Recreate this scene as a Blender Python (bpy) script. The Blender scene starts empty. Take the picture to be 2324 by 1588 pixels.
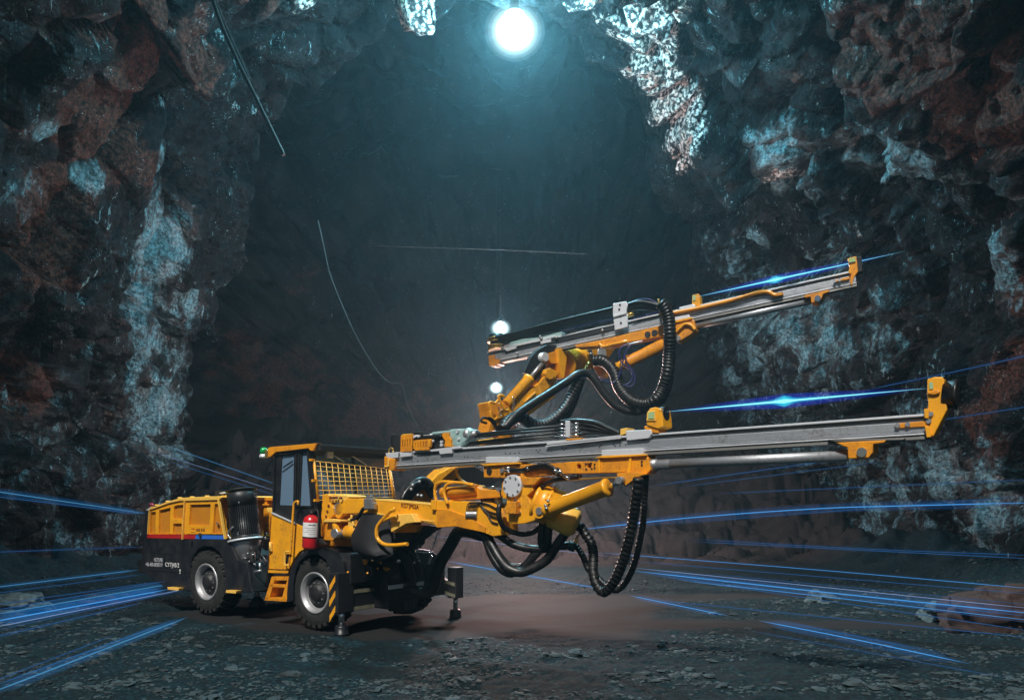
import bpy, bmesh, math, random
import numpy as np
from mathutils import Vector, Matrix, noise
from mathutils.geometry import tessellate_polygon
random.seed(7)
R = math.radians
scene = bpy.context.scene
COL = scene.collection

# ------------------------------------------------------------------ camera
F = 1850.0 / 2324.0                     # focal length in picture widths
cd = bpy.data.cameras.new("camera"); cam = bpy.data.objects.new("camera", cd); COL.objects.link(cam)
CAMZ = 2.14
cam.location = (0, 0, CAMZ); cam.rotation_euler = (R(90), 0, 0)
cd.sensor_width = 36.0; cd.lens = 36.0 * F; cd.shift_y = 336.0 / 2324.0
cd.clip_start = 0.05; cd.clip_end = 500
scene.camera = cam

# ------------------------------------------------------------------ world, sun, exposure
SUN_EL, SUN_AZ = R(50), R(16)           # azimuth: how far left of straight behind the camera
w = bpy.data.worlds.new("World"); scene.world = w; w.use_nodes = True
nt = w.node_tree; nt.nodes.clear()
sky = nt.nodes.new('ShaderNodeTexSky'); sky.sky_type = 'NISHITA'; sky.sun_disc = False
sky.sun_elevation = SUN_EL; sky.sun_rotation = R(180) + SUN_AZ
bg = nt.nodes.new('ShaderNodeBackground'); bg.inputs['Strength'].default_value = 0.022
wo = nt.nodes.new('ShaderNodeOutputWorld')
nt.links.new(sky.outputs[0], bg.inputs[0]); nt.links.new(bg.outputs[0], wo.inputs[0])
sl = bpy.data.lights.new("sun", 'SUN'); sl.energy = 4.6; sl.angle = R(6); sl.color = (1.0, 0.96, 0.90)
so = bpy.data.objects.new("sun", sl); COL.objects.link(so)
sdir = Vector((-math.sin(SUN_AZ) * math.cos(SUN_EL), -math.cos(SUN_AZ) * math.cos(SUN_EL), math.sin(SUN_EL)))
so.rotation_euler = sdir.to_track_quat('Z', 'Y').to_euler(); so.location = (-5, -12, 20)
scene.view_settings.view_transform = 'Standard'; scene.view_settings.look = 'None'
scene.view_settings.exposure = 0.0; scene.view_settings.gamma = 1.0
scene.cycles.use_denoising = True
scene.cycles.max_bounces = 6; scene.cycles.volume_bounces = 0
scene.cycles.sample_clamp_indirect = 4.0

# ------------------------------------------------------------------ helpers: picture measurements -> places
S = 0.691873
CROPS = dict(A=(430,1400,2.2683), B=(830,1400,2.1754), C=(1230,1300,2.2686), D=(1530,900,2.6463), E=(1500,1450,2.8867),
             F=(2200,800,3.32), G=(2050,1200,2.0209), H=(1260,1380,7.7467), I=(1000,1600,6.3514), J=(1060,1750,4.4109),
             K=(720,1440,6.1083), L=(460,1600,5.2938), M=(1580,960,6.6167), Z=(0,0,1/S))
def sc(c, x, y):                        # measured point of a survey sheet -> direction sheet (2324 wide)
    a = CROPS[c]; return ((a[0] + x / a[2]) * S, (a[1] + y / a[2]) * S)
def at(px, py, d):                      # a point in the world at distance d ahead
    return Vector(((px - 1162) * d / 1850.0, d, CAMZ - (py - 1130) * d / 1850.0))

class Frame:                            # a local frame: origin o, along a, across c (away from viewer), up b
    def __init__(s, o, a, b, c): s.o, s.a, s.b, s.c = Vector(o), Vector(a).normalized(), Vector(b).normalized(), Vector(c).normalized()
    def P(s, x, z, y=0.0): return s.o + s.a * x + s.b * z + s.c * y
    def hit(s, px, py, y=0.0):          # world point on the plane c = y seen at px,py
        d = Vector(((px - 1162) / 1850.0, 1.0, -(py - 1130) / 1850.0)); C0 = Vector((0, 0, CAMZ))
        t = ((s.o + s.c * y - C0).dot(s.c)) / d.dot(s.c); return C0 + d * t
    def hu(s, px, py, x=0.0):           # world point on the plane a = x
        d = Vector(((px - 1162) / 1850.0, 1.0, -(py - 1130) / 1850.0)); C0 = Vector((0, 0, CAMZ))
        t = ((s.o + s.a * x - C0).dot(s.a)) / d.dot(s.a); return C0 + d * t
    def loc(s, p):
        q = Vector(p) - s.o; return Vector((q.dot(s.a), q.dot(s.c), q.dot(s.b)))

# ------------------------------------------------------------------ materials
def mat(name, col, rough=0.5, metal=0.0, **k):
    m = bpy.data.materials.new(name); m.use_nodes = True
    n = m.node_tree; b = n.nodes['Principled BSDF']
    b.inputs['Base Color'].default_value = (*col, 1); b.inputs['Roughness'].default_value = rough; b.inputs['Metallic'].default_value = metal
    if k.get('spec') is not None: b.inputs['Specular IOR Level'].default_value = k['spec']
    if k.get('coat'): b.inputs['Coat Weight'].default_value = k['coat']; b.inputs['Coat Roughness'].default_value = 0.12
    if k.get('alpha') is not None: b.inputs['Alpha'].default_value = k['alpha']
    if k.get('emit'):
        b.inputs['Emission Color'].default_value = (*k['emit'], 1); b.inputs['Emission Strength'].default_value = k.get('es', 1)
    if k.get('var'):                    # dirt / tone variation
        v = k['var']; tc = n.nodes.new('ShaderNodeTexCoord')
        ns = n.nodes.new('ShaderNodeTexNoise'); ns.inputs['Scale'].default_value = k.get('vs', 6); ns.inputs['Detail'].default_value = 8; ns.inputs['Roughness'].default_value = 0.65
        if k.get('stretch'):
            mp = n.nodes.new('ShaderNodeMapping'); mp.inputs['Scale'].default_value = k['stretch']
            n.links.new(tc.outputs['Object'], mp.inputs[0]); n.links.new(mp.outputs[0], ns.inputs['Vector'])
        else: n.links.new(tc.outputs['Object'], ns.inputs['Vector'])
        r = n.nodes.new('ShaderNodeValToRGB'); r.color_ramp.elements[0].position = 0.3; r.color_ramp.elements[1].position = 0.62
        dc = k.get('dirt', tuple(c * (1 - v) for c in col))
        r.color_ramp.elements[0].color = (*dc, 1); r.color_ramp.elements[1].color = (*col, 1)
        n.links.new(ns.outputs['Fac'], r.inputs[0]); n.links.new(r.outputs[0], b.inputs['Base Color'])
        mr = n.nodes.new('ShaderNodeMapRange'); mr.inputs['To Min'].default_value = min(1, rough + 0.22); mr.inputs['To Max'].default_value = max(0.05, rough - 0.08)
        mr.inputs['From Min'].default_value = 0.3; mr.inputs['From Max'].default_value = 0.7
        n.links.new(ns.outputs['Fac'], mr.inputs[0]); n.links.new(mr.outputs[0], b.inputs['Roughness'])
        if k.get('grime'):
            n2 = n.nodes.new('ShaderNodeTexNoise'); n2.inputs['Scale'].default_value = 28; n2.inputs['Detail'].default_value = 6; n2.inputs['Roughness'].default_value = .7; n.links.new(tc.outputs['Object'], n2.inputs['Vector'])
            n3 = n.nodes.new('ShaderNodeTexNoise'); n3.inputs['Scale'].default_value = 2.2; n3.inputs['Detail'].default_value = 4; n.links.new(tc.outputs['Object'], n3.inputs['Vector'])
            ad = n.nodes.new('ShaderNodeMath'); ad.operation = 'MULTIPLY_ADD'; ad.inputs[1].default_value = .5; n.links.new(n3.outputs['Fac'], ad.inputs[0]); n.links.new(n2.outputs['Fac'], ad.inputs[2])
            m2 = n.nodes.new('ShaderNodeMapRange'); m2.inputs['From Min'].default_value = .80; m2.inputs['From Max'].default_value = .98; m2.inputs['To Max'].default_value = k['grime']; n.links.new(ad.outputs[0], m2.inputs['Value'])
            mx = n.nodes.new('ShaderNodeMix'); mx.data_type = 'RGBA'; n.links.new(m2.outputs[0], mx.inputs['Factor']); n.links.new(r.outputs[0], mx.inputs[6]); mx.inputs[7].default_value = (.10, .065, .04, 1)
            n.links.new(mx.outputs[2], b.inputs['Base Color'])
        if k.get('bump'):
            bp = n.nodes.new('ShaderNodeBump'); bp.inputs['Strength'].default_value = k['bump']; bp.inputs['Distance'].default_value = 0.01
            n.links.new(ns.outputs['Fac'], bp.inputs['Height']); n.links.new(bp.outputs[0], b.inputs['Normal'])
    return m
M = {}
M['yellow'] = mat('yellow_paint', (0.85, 0.375, 0.010), 0.34, var=0.3, vs=3.5, dirt=(0.66, 0.28, 0.010), coat=0.25, grime=.75)
M['yellow2'] = mat('orange_yellow_paint', (0.76, 0.29, 0.008), 0.38, var=0.3, vs=5, dirt=(0.50, 0.18, 0.008), coat=0.2, grime=.75)
M['panel'] = mat('perforated_yellow', (0.50, 0.19, 0.008), 0.5, var=0.15, vs=3)
M['yellow_light'] = mat('light_yellow_paint', (0.85, 0.50, 0.09), 0.35, var=0.12, vs=5)  # paler yellow for top plates, trims and small fittings
M['black'] = mat('black_paint', (0.008, 0.009, 0.013), 0.40, var=0.4, vs=4, dirt=(0.020, 0.019, 0.019))
M['blackm'] = mat('dark_metal', (0.010, 0.010, 0.012), 0.5, var=0.4, vs=9, dirt=(0.02, 0.019, 0.018))
M['rubber'] = mat('rubber', (0.004, 0.004, 0.0045), 0.36, var=0.3, vs=14, dirt=(0.015, 0.014, 0.013))
M['tyre'] = mat('tyre_rubber', (0.006, 0.006, 0.006), 0.75, var=0.5, vs=9, dirt=(0.018, 0.016, 0.014), bump=0.3)
M['flap'] = mat('rubber_sheet', (0.008, 0.008, 0.010), 0.6, var=0.3, vs=3)
M['alu'] = mat('aluminium_rail', (0.55, 0.57, 0.60), 0.40, 0.75, var=0.5, vs=3, stretch=(0.6, 6, 6), grime=.5)
M['alud'] = mat('dark_aluminium', (0.17, 0.165, 0.155), 0.5, 0.6, var=0.35, vs=3, stretch=(0.6, 6, 6))
M['plate'] = mat('bright_plate', (0.72, 0.74, 0.77), 0.38, 0.35, var=0.15, vs=8)
M['chrome'] = mat('chrome', (0.75, 0.76, 0.78), 0.12, 1.0)
M['steel'] = mat('steel', (0.46, 0.46, 0.47), 0.36, 0.8, var=0.3, vs=12)
M['rim'] = mat('wheel_rim_grey', (0.42, 0.42, 0.43), 0.42, 0.6, var=0.3, vs=8)
M['mint'] = mat('mint_grey_casting', (0.34, 0.50, 0.48), 0.4, 0.1, var=0.35, vs=10)
M['red'] = mat('red_paint', (0.55, 0.012, 0.018), 0.25, coat=0.4, var=0.2, vs=5)
M['redstripe'] = mat('red_stripe', (0.40, 0.012, 0.014), 0.4, var=0.2, vs=4)
M['bluestripe'] = mat('blue_stripe', (0.03, 0.13, 0.50), 0.4)
M['blue'] = mat('blue_pump', (0.01, 0.02, 0.22), 0.4)
M['white'] = mat('white_label', (0.75, 0.75, 0.74), 0.5, var=0.15, vs=10)
M['lettering'] = mat('grey_lettering', (0.45, 0.46, 0.48), 0.5)
M['darklettering'] = mat('brown_lettering', (0.14, 0.035, 0.01), 0.5)
M['green'] = mat('green_beacon', (0.01, 0.30, 0.06), 0.2, coat=0.5)
M['glass'] = mat('sky_blue_glass', (0.17, 0.27, 0.38), 0.08, 0.0, alpha=0.62, coat=0.6)  # blue in the colour stands for sky light in the panes
M['glassd'] = mat('dark_glass', (0.035, 0.055, 0.075), 0.08, 0.0, alpha=0.78, coat=0.6)
M['clear'] = mat('clear_plastic', (0.05, 0.07, 0.08), 0.1, 0.0, alpha=0.55)
M['navy'] = mat('navy_hose', (0.01, 0.015, 0.10), 0.4)
M['brass'] = mat('brass', (0.55, 0.36, 0.10), 0.35, 0.8)
M['beamside'] = mat('greased_slide_strip', (0.22, 0.21, 0.14), 0.5, var=0.5, vs=9)
M['seat'] = mat('cab_lining', (0.03, 0.035, 0.042), 0.7)

# ------------------------------------------------------------------ mesh builder (world coordinates)
class MB:
    def __init__(s): s.v = []; s.f = []; s.sm = []
    def add(s, vs, fs, smooth=False):
        b = len(s.v); s.v += [Vector(p) for p in vs]
        for q in fs: s.f.append([b + i for i in q]); s.sm.append(smooth)
        return s
    def prism(s, pts, ext, holes=()):
        ext = Vector(ext); loops = [list(map(Vector, pts))] + [list(map(Vector, h)) for h in holes]
        flat = [p for l in loops for p in l]; n = len(flat)
        tris = tessellate_polygon(loops) if holes else None
        fs = []
        if tris is None: fs += [list(range(n)), list(range(2 * n - 1, n - 1, -1))]
        else:
            for t in tris: fs.append(list(t)); fs.append([n + i for i in reversed(t)])
        o = 0
        for l in loops:
            k = len(l)
            for i in range(k): j = (i + 1) % k; fs.append([o + i, o + j, n + o + j, n + o + i])
            o += k
        return s.add(flat + [p + ext for p in flat], fs)
    def box(s, c, sx, sy, sz, fr=None):   # centre (world), sizes along a,c,b of the frame
        a, cc, b = (fr.a, fr.c, fr.b) if fr else (Vector((1,0,0)), Vector((0,1,0)), Vector((0,0,1)))
        c = Vector(c); vs = [c + a * (x * sx / 2) + cc * (y * sy / 2) + b * (z * sz / 2) for x in (-1,1) for y in (-1,1) for z in (-1,1)]
        return s.add(vs, [(0,1,3,2),(4,6,7,5),(0,4,5,1),(2,3,7,6),(0,2,6,4),(1,5,7,3)])
    def beam(s, p, q, wd, ht, up=(0,0,1)):
        p, q = Vector(p), Vector(q); a = (q - p).normalized(); c = a.cross(Vector(up)).normalized(); b = c.cross(a)
        fr = Frame(p, a, b, c); return s.box((p + q) / 2, (q - p).length, wd, ht, fr)
    def lathe(s, p, q, prof, n=28, smooth=True, caps=True):   # prof: list of (t metres along p->q, radius)
        p, q = Vector(p), Vector(q); a = (q - p).normalized(); h = Vector((0,0,1)) if abs(a.z) < 0.9 else Vector((1,0,0))
        x = a.cross(h).normalized(); y = a.cross(x); vs = []; fs = []
        for t, r in prof:
            for i in range(n):
                an = 2 * math.pi * i / n; vs.append(p + a * t + x * (r * math.cos(an)) + y * (r * math.sin(an)))
        for k in range(len(prof) - 1):
            for i in range(n):
                j = (i + 1) % n; fs.append((k*n+i, k*n+j, (k+1)*n+j, (k+1)*n+i))
        s.add(vs, fs, smooth)
        if caps: s.add(vs[:n], [tuple(range(n))]); s.add(vs[-n:], [tuple(range(n))])
        return s
    def cyl(s, p, q, r, r2=None, n=24, smooth=True):
        L = (Vector(q) - Vector(p)).length; return s.lathe(p, q, [(0, r), (L, r if r2 is None else r2)], n, smooth)
    def tube(s, path, r, n=12, closed=False, rib=0.0, pitch=0.05, spiral=False, sub=True, flat=None):
        pts = spline(path, 0.2 * pitch if rib else max(0.02, r * 0.8)) if sub else [Vector(p) for p in path]
        vs = []; fs = []; t0 = None; dist = 0; m = len(pts)
        nrm = None
        rings = []
        for i, p in enumerate(pts):
            t = (pts[min(i+1, m-1)] - pts[max(i-1, 0)]).normalized()
            if nrm is None:
                h = Vector((0,0,1)) if abs(t.z) < 0.9 else Vector((1,0,0)); nrm = t.cross(h).normalized()
            else:
                nrm = (nrm - t * nrm.dot(t)).normalized()
            if i: dist += (p - pts[i-1]).length
            rings.append((p, t, nrm.copy(), dist))
        if rib:
            fine = []
            for (p, t, x, dd) in rings: fine.append((p, t, x, dd))
            rings = fine
        for k, (p, t, x, dd) in enumerate(rings):
            y = t.cross(x); rr = r
            if rib: rr = r * (1 - rib) if k % 5 == 0 else (r * (1 - rib * .35) if k % 5 == 4 else r)
            for i in range(n):
                an = 2 * math.pi * i / n; vs.append(p + x * (rr * math.cos(an)) + y * (rr * math.sin(an)))
        for k in range(len(rings) - 1):
            for i in range(n):
                j = (i + 1) % n; fs.append((k*n+i, k*n+j, (k+1)*n+j, (k+1)*n+i))
        s.add(vs, fs, True)
        s.add(vs[:n], [tuple(range(n))]); s.add(vs[-n:], [tuple(range(n))])
        return s
    def ball(s, c, r, n=16, sq=(1,1,1)):
        c = Vector(c); vs = []; fs = []; m = n // 2
        for k in range(m + 1):
            ph = math.pi * k / m
            for i in range(n):
                an = 2 * math.pi * i / n; vs.append(c + Vector((r*sq[0]*math.sin(ph)*math.cos(an), r*sq[1]*math.sin(ph)*math.sin(an), r*sq[2]*math.cos(ph))))
        for k in range(m):
            for i in range(n):
                j = (i+1) % n; fs.append((k*n+i, k*n+j, (k+1)*n+j, (k+1)*n+i))
        return s.add(vs, fs, True)
    def build(s, name, m, parent=None, bevel=0.0, inv=None, label=None):
        me = bpy.data.meshes.new(name)
        iv = inv if inv is not None else (parent and ROOTINV.get(parent.name))
        vs = [iv @ p for p in s.v] if iv is not None and iv else s.v
        me.from_pydata([tuple(p) for p in vs], [], s.f); me.update()
        me.polygons.foreach_set('use_smooth', s.sm)
        me.materials.append(M[m] if isinstance(m, str) else m)
        bm = bmesh.new(); bm.from_mesh(me); bmesh.ops.remove_doubles(bm, verts=bm.verts, dist=0.00005)
        bmesh.ops.recalc_face_normals(bm, faces=bm.faces); bm.to_mesh(me); bm.free()
        if name in SPLIT:
            res = None
            for sub in islands(me):
                q = MB(); q.v = [vs_ for vs_ in sub[0]]; q.f = sub[1]; q.sm = sub[2]
                ob = q.build_local(SPLIT[name], m, parent, bevel, iv, label)
                res = res or ob
            return res
        o = bpy.data.objects.new(name, me); COL.objects.link(o)
        if parent is not None:
            o.parent = parent
            if iv: ROOTINV[o.name] = iv
        if bevel:
            b = o.modifiers.new('bevel', 'BEVEL'); b.width = bevel; b.segments = 2; b.limit_method = 'ANGLE'; b.angle_limit = R(40)
        if label: o['label'] = label
        return o
def build_local(s, name, m, parent, bevel, iv, label):
    me = bpy.data.meshes.new(name); me.from_pydata([tuple(p) for p in s.v], [], s.f); me.update(); me.polygons.foreach_set('use_smooth', s.sm)
    me.materials.append(M[m] if isinstance(m, str) else m); o = bpy.data.objects.new(name, me); COL.objects.link(o)
    if parent is not None:
        o.parent = parent
        if iv: ROOTINV[o.name] = iv
    if bevel:
        b = o.modifiers.new('bevel', 'BEVEL'); b.width = bevel; b.segments = 2; b.limit_method = 'ANGLE'; b.angle_limit = R(40)
    return o
MB.build_local = build_local
def islands(me):
    n = len(me.vertices); par = list(range(n))
    def find(a):
        while par[a] != a: par[a] = par[par[a]]; a = par[a]
        return a
    for p in me.polygons:
        vs = list(p.vertices)
        for k in vs[1:]:
            a, b = find(vs[0]), find(k)
            if a != b: par[b] = a
    groups = {}
    for p in me.polygons: groups.setdefault(find(p.vertices[0]), []).append(p)
    out = []
    for g in groups.values():
        idx = {}; V_ = []; F_ = []; S_ = []
        for p in g:
            f = []
            for k in p.vertices:
                if k not in idx: idx[k] = len(V_); V_.append(me.vertices[k].co.copy())
                f.append(idx[k])
            F_.append(f); S_.append(p.use_smooth)
        out.append((V_, F_, S_))
    return out
SPLIT = dict(cover_latch='cover_latch', bolt_holes='bolt_hole', cradle_rib='cradle_rib', cover_edge_trim='edge_trim', guard_frame='guard_post', cover_bolts='bolt', bolts='bolt', flange_bolts='bolt', tip_bolts='bolt', clamp_bolts='bolt', wheel_nuts='wheel_nut',
 pivot_pins='pivot_pin', grab_hoops='grab_hoop', thin_hoses='thin_hose', feed_hoses='feed_hose', cradle_hoses='cradle_hose', drill_hoses='drill_hose', hose_couplings='hose_coupling', hydraulic_hose='hydraulic_hose', marker_tags='marker_tag', cable_loop='cable_loop',
 drill_fittings='drill_fitting', pump_fittings='pump_fitting', hose_fittings='hose_fitting', port_fittings='port_fitting', slide_strip='slide_strip', windscreen_wiper='windscreen_wiper', motor_bolts='motor_bolt', valve_hoses='valve_hose', hazard_stripes='hazard_stripe', pillars='pillar', wiper='wiper_arm', hose_reel='hose_reel', coil_spring='coil_ring', reel_hoses='reel_hose', body_seam='body_seam', door_seam='door_seam', feed_cylinder_tube='feed_tube', warning_sticker='warning_sticker', swivel_fittings='swivel_fitting', guard_hoop='guard_hoop', weld_strip='weld_strip')
ROOTINV = {}
def spline(path, step):
    P = [Vector(p) for p in path]
    if len(P) < 3: 
        L = (P[1]-P[0]).length; k = max(1, int(L/step)); return [P[0].lerp(P[1], i/k) for i in range(k+1)]
    Q = [2*P[0]-P[1]] + P + [2*P[-1]-P[-2]]; dense = []
    for i in range(1, len(Q)-2):
        a, b, c, d = Q[i-1], Q[i], Q[i+1], Q[i+2]
        for k in range(24):
            t = k/24; dense.append(0.5*((2*b)+(c-a)*t+(2*a-5*b+4*c-d)*t*t+(3*b-a-3*c+d)*t**3))
    dense.append(P[-1])
    out = [dense[0]]; acc = 0
    for i in range(1, len(dense)):
        seg = (dense[i]-dense[i-1]).length; 
        while acc + seg >= step:
            f = (step-acc)/seg; p = dense[i-1].lerp(dense[i], f); out.append(p); dense[i-1] = p; seg = (dense[i]-p).length; acc = 0
        acc += seg
    if (out[-1]-dense[-1]).length > step*0.3: out.append(dense[-1])
    return out
def tag(o, label, cat, group=None, kind=None):
    if label: o['label'] = label
    if cat: o['category'] = cat
    if group: o['group'] = group
    if kind: o['kind'] = kind
    return o
# ------------------------------------------------------------------ the cave: shell, ground, gravel
def smooth(a, b, x):
    t = min(1, max(0, (x - a) / (b - a))); return t * t * (3 - 2 * t)
def prof(y, s=0.5):                      # half width and height at distance y, angle s (0 left floor .. 1 right floor): a gallery opening into a bigger chamber
    co = abs(math.cos(math.pi * s)); ye = 18.3 + 11.0 * co ** 1.1 if s < .5 else 18.8 + 26.0 * co
    q = 1 + 0.8 * smooth(ye, ye + 5.0, y); W = 12.3 * q; H = 13.2 * q
    k = smooth(35, 56, y); W = W * math.sqrt(max(0.0, 1 - k * k)); H = H * math.sqrt(max(0.0, 1 - k * k))
    return W, H
def shell_pt(y, s):
    W, H = prof(y, s); a = math.pi * s
    return Vector((-W * math.copysign(abs(math.cos(a)) ** 0.85, math.cos(a)), y, H * math.sin(a) ** 0.85 if 0 <= s <= 1 else 0))
def wall_hit(px, py):                    # where the line of sight meets the gallery wall
    d = Vector(((px - 1162) / 1850.0, 1.0, -(py - 1130) / 1850.0)); t = 12.0
    while t < 56:
        p = Vector((0, 0, CAMZ)) + d * t; W, H = prof(t, math.atan2(max(p.z, 0) / 13.2, -p.x / 12.3) / math.pi)
        if W < 0.3: break
        if abs(p.x / W) ** (2/0.85) + abs(max(p.z, 0) / H) ** (2/0.85) > 1: return p
        t += 0.1
    return p
# colour patches on the wall, the teal ones paint in cyan light: px, py, radius px, kind, strength
PATCH = [(250,250,110,'r',1),(330,190,90,'r',1),(420,130,70,'r',.8),(100,80,120,'r',.8),(300,30,100,'r',.7),(120,440,60,'r',1),(110,530,70,'r',1),
 (60,600,80,'r',.9),(320,390,55,'r',.7),(590,30,70,'r',.8),(700,250,80,'r',.5),(40,700,60,'r',.8),(30,880,60,'r',1),(60,960,40,'r',.8),(240,360,50,'r',.8),(480,60,40,'r',.7),
 (2100,60,160,'r',.8),(2280,200,140,'r',.8),(2200,330,60,'r',.7),(2000,100,60,'r',.5),(2150,550,40,'r',.6),(2290,650,70,'r',.9),(2280,850,60,'r',.8),(2240,950,70,'r',.6),(1800,180,60,'r',.4),(2280,1050,80,'r',.6),
 (530,260,55,'t',1.1),(470,330,50,'t',1),(430,400,55,'t',1),(400,470,50,'t',.9),(370,540,55,'t',1),(340,580,50,'t',1),(620,110,45,'t',.8),(590,230,40,'t',.8),(600,320,35,'t',1),
 (80,280,40,'t',.9),(200,400,25,'t',1.2),(210,520,30,'t',.9),(60,420,60,'t',.5),(250,700,90,'t',1),(200,760,80,'t',1),(300,760,100,'t',1),(280,860,100,'t',1),(330,950,100,'t',1),(380,820,50,'t',.9),(390,690,50,'t',.9),(300,1060,90,'t',.9),(370,1000,60,'t',.8),
 (60,1000,100,'t',.6),(150,1100,110,'t',.6),(40,1200,90,'t',.5),(220,1220,90,'t',.6),(100,860,60,'t',.6),(140,760,50,'t',.6),
 (1770,340,60,'t',.9),(1740,440,50,'t',1),(1800,450,50,'t',.9),(1850,540,50,'t',.8),(1700,560,50,'t',.7),(1960,380,70,'t',1),(2050,330,70,'t',1),(2110,350,50,'t',1.1),(1990,450,50,'t',.8),(2030,500,35,'t',.9),(2110,490,35,'t',1),
 (1950,560,50,'t',.6),(2290,500,45,'t',1),(2200,420,40,'t',.7),(1760,760,110,'t',.9),(1850,700,100,'t',.8),(1700,860,90,'t',.8),(1900,800,90,'t',.8),(2000,740,90,'t',.6),(1640,600,60,'t',.6),(2200,650,60,'t',1),(2150,690,35,'t',1.2),
 (2230,560,50,'t',.7),(2060,600,70,'t',.5),(1850,1000,120,'t',.8),(1980,1100,110,'t',.8),(1800,1150,110,'t',.8),(2120,1080,70,'t',1),(2280,1080,60,'t',1),(2250,1180,80,'t',.8),(1900,1250,120,'t',.7),(2100,1260,90,'t',.8),(1700,1200,90,'t',.5),(2060,950,60,'t',.7),(1720,300,40,'t',.6),(1640,180,30,'t',.7),
 (1340,90,50,'w',1.2),(1380,40,50,'w',1.1),(1420,90,45,'w',1.2),(1440,170,55,'w',1.3),(1480,230,60,'w',1.3),(1440,260,45,'w',1),(1510,290,55,'w',1.3),(1460,90,50,'w',.9),(1500,60,45,'w',.7),(1550,320,25,'w',.9),(1370,240,45,'w',.6),(1600,230,20,'w',.8),
 (960,50,55,'w',1.3),(910,60,60,'w',1.3),(780,40,55,'w',1.2),(840,30,50,'w',1.2),(850,115,35,'w',1),(740,30,50,'w',1),(1540,370,18,'w',.8),(1900,560,30,'w',.5),
 (1400,130,45,'w',1.2),(1465,130,40,'w',1.1),(1300,60,25,'w',.9),(1770,400,30,'w',.6),(1990,420,25,'w',.5),
 
 (560,800,100,'r',.5),(650,900,150,'r',.5),(850,980,170,'r',.55),(1000,1060,170,'r',.6),(1250,1000,170,'r',.5),(1450,1150,140,'r',.5),(700,650,90,'r',.4),
 (1500,1200,70,'t',.6),(1560,1150,80,'t',.5),(1450,1000,70,'t',.4),(200,1120,120,'t',.8),(120,1290,100,'t',.7),(180,190,60,'r',.9),(420,200,60,'r',.7),(20,250,60,'r',.6),(150,620,70,'r',.7)]
PW = [(wall_hit(a, b), c, k, s) for a, b, c, k, s in PATCH]
PW = [(p, c * p.y / 1850.0, k, s) for p, c, k, s in PW]
PC = np.array([tuple(p) for p, r, k, s in PW]); PR = np.array([r for p, r, k, s in PW]); PS = np.array([s for p, r, k, s in PW]); PK = [k for p, r, k, s in PW]
def masks(V):
    out = np.zeros((len(V), 4), dtype=np.float32); out[:, 3] = 1
    for i in range(len(PC)):
        d2 = ((V - PC[i]) ** 2 * np.array([1, .6, 1])).sum(1) / (PR[i] * (1.45 if PK[i] != 'w' else 1.4)) ** 2
        ch = 'rtw'.index(PK[i]); out[:, ch] = np.maximum(out[:, ch], PS[i] * np.exp(-d2 * 0.9))
    return out
rotm = Matrix.Rotation(R(38), 3, 'Y') @ Matrix.Rotation(R(25), 3, 'X')
def blocky(p, scale, amp, tilt, seed):
    q = rotm @ p; q = Vector((q.x * 0.62, q.y, q.z * 1.15)) / scale + Vector((seed, seed * .7, -seed))
    d, pts = noise.voronoi(q); c = pts[0]; rv = noise.cell_vector(c * 9.7 + Vector((seed, 0, 0)))
    rv2 = noise.cell_vector(c * 5.3 + Vector((0, seed, 3)))
    h = (rv.x - 0.5) * 2; t = (q - c).dot(Vector((rv2.x - .5, rv2.y - .5, rv2.z - .5))) * tilt
    edge = min(1.0, (d[1] - d[0]) * 5.0)
    return amp * (h * 0.7 + t) - amp * 0.55 * (1 - edge) ** 2
def disp(p):
    m = 0.55 + 0.45 * noise.noise(p * 0.11 + Vector((3, 1, 5)))
    w = p + noise.noise_vector(p * 0.5) * 0.25
    d = 1.5 * noise.noise(p * 0.13) + blocky(w, 3.4, 0.85, 1.6, 1.3) + blocky(w, 1.25, 0.42, 2.0, 4.1) + blocky(p, 0.45, 0.15, 2.0, 7.7) * m
    d += 0.10 * noise.fractal(p * 1.7, 0.8, 2.1, 4)
    return d
def grid_mesh(name, pts, nu, nv, m, col=None):
    me = bpy.data.meshes.new(name); V = np.array(pts, dtype=np.float32).reshape(-1, 3)
    i = np.arange(nu - 1)[:, None]; j = np.arange(nv - 1)[None, :]; a = (i * nv + j).ravel()
    Fq = np.stack([a, a + 1, a + nv + 1, a + nv], 1)
    me.from_pydata(V.tolist(), [], Fq.tolist()); me.update()
    if col is not None:
        ca = me.color_attributes.new('tint_mask', 'FLOAT_COLOR', 'POINT'); ca.data.foreach_set('color', col.ravel())
    me.polygons.foreach_set('use_smooth', np.ones(len(Fq), dtype=bool)); me.materials.append(m)
    o = bpy.data.objects.new(name, me); COL.objects.link(o); return o

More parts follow.
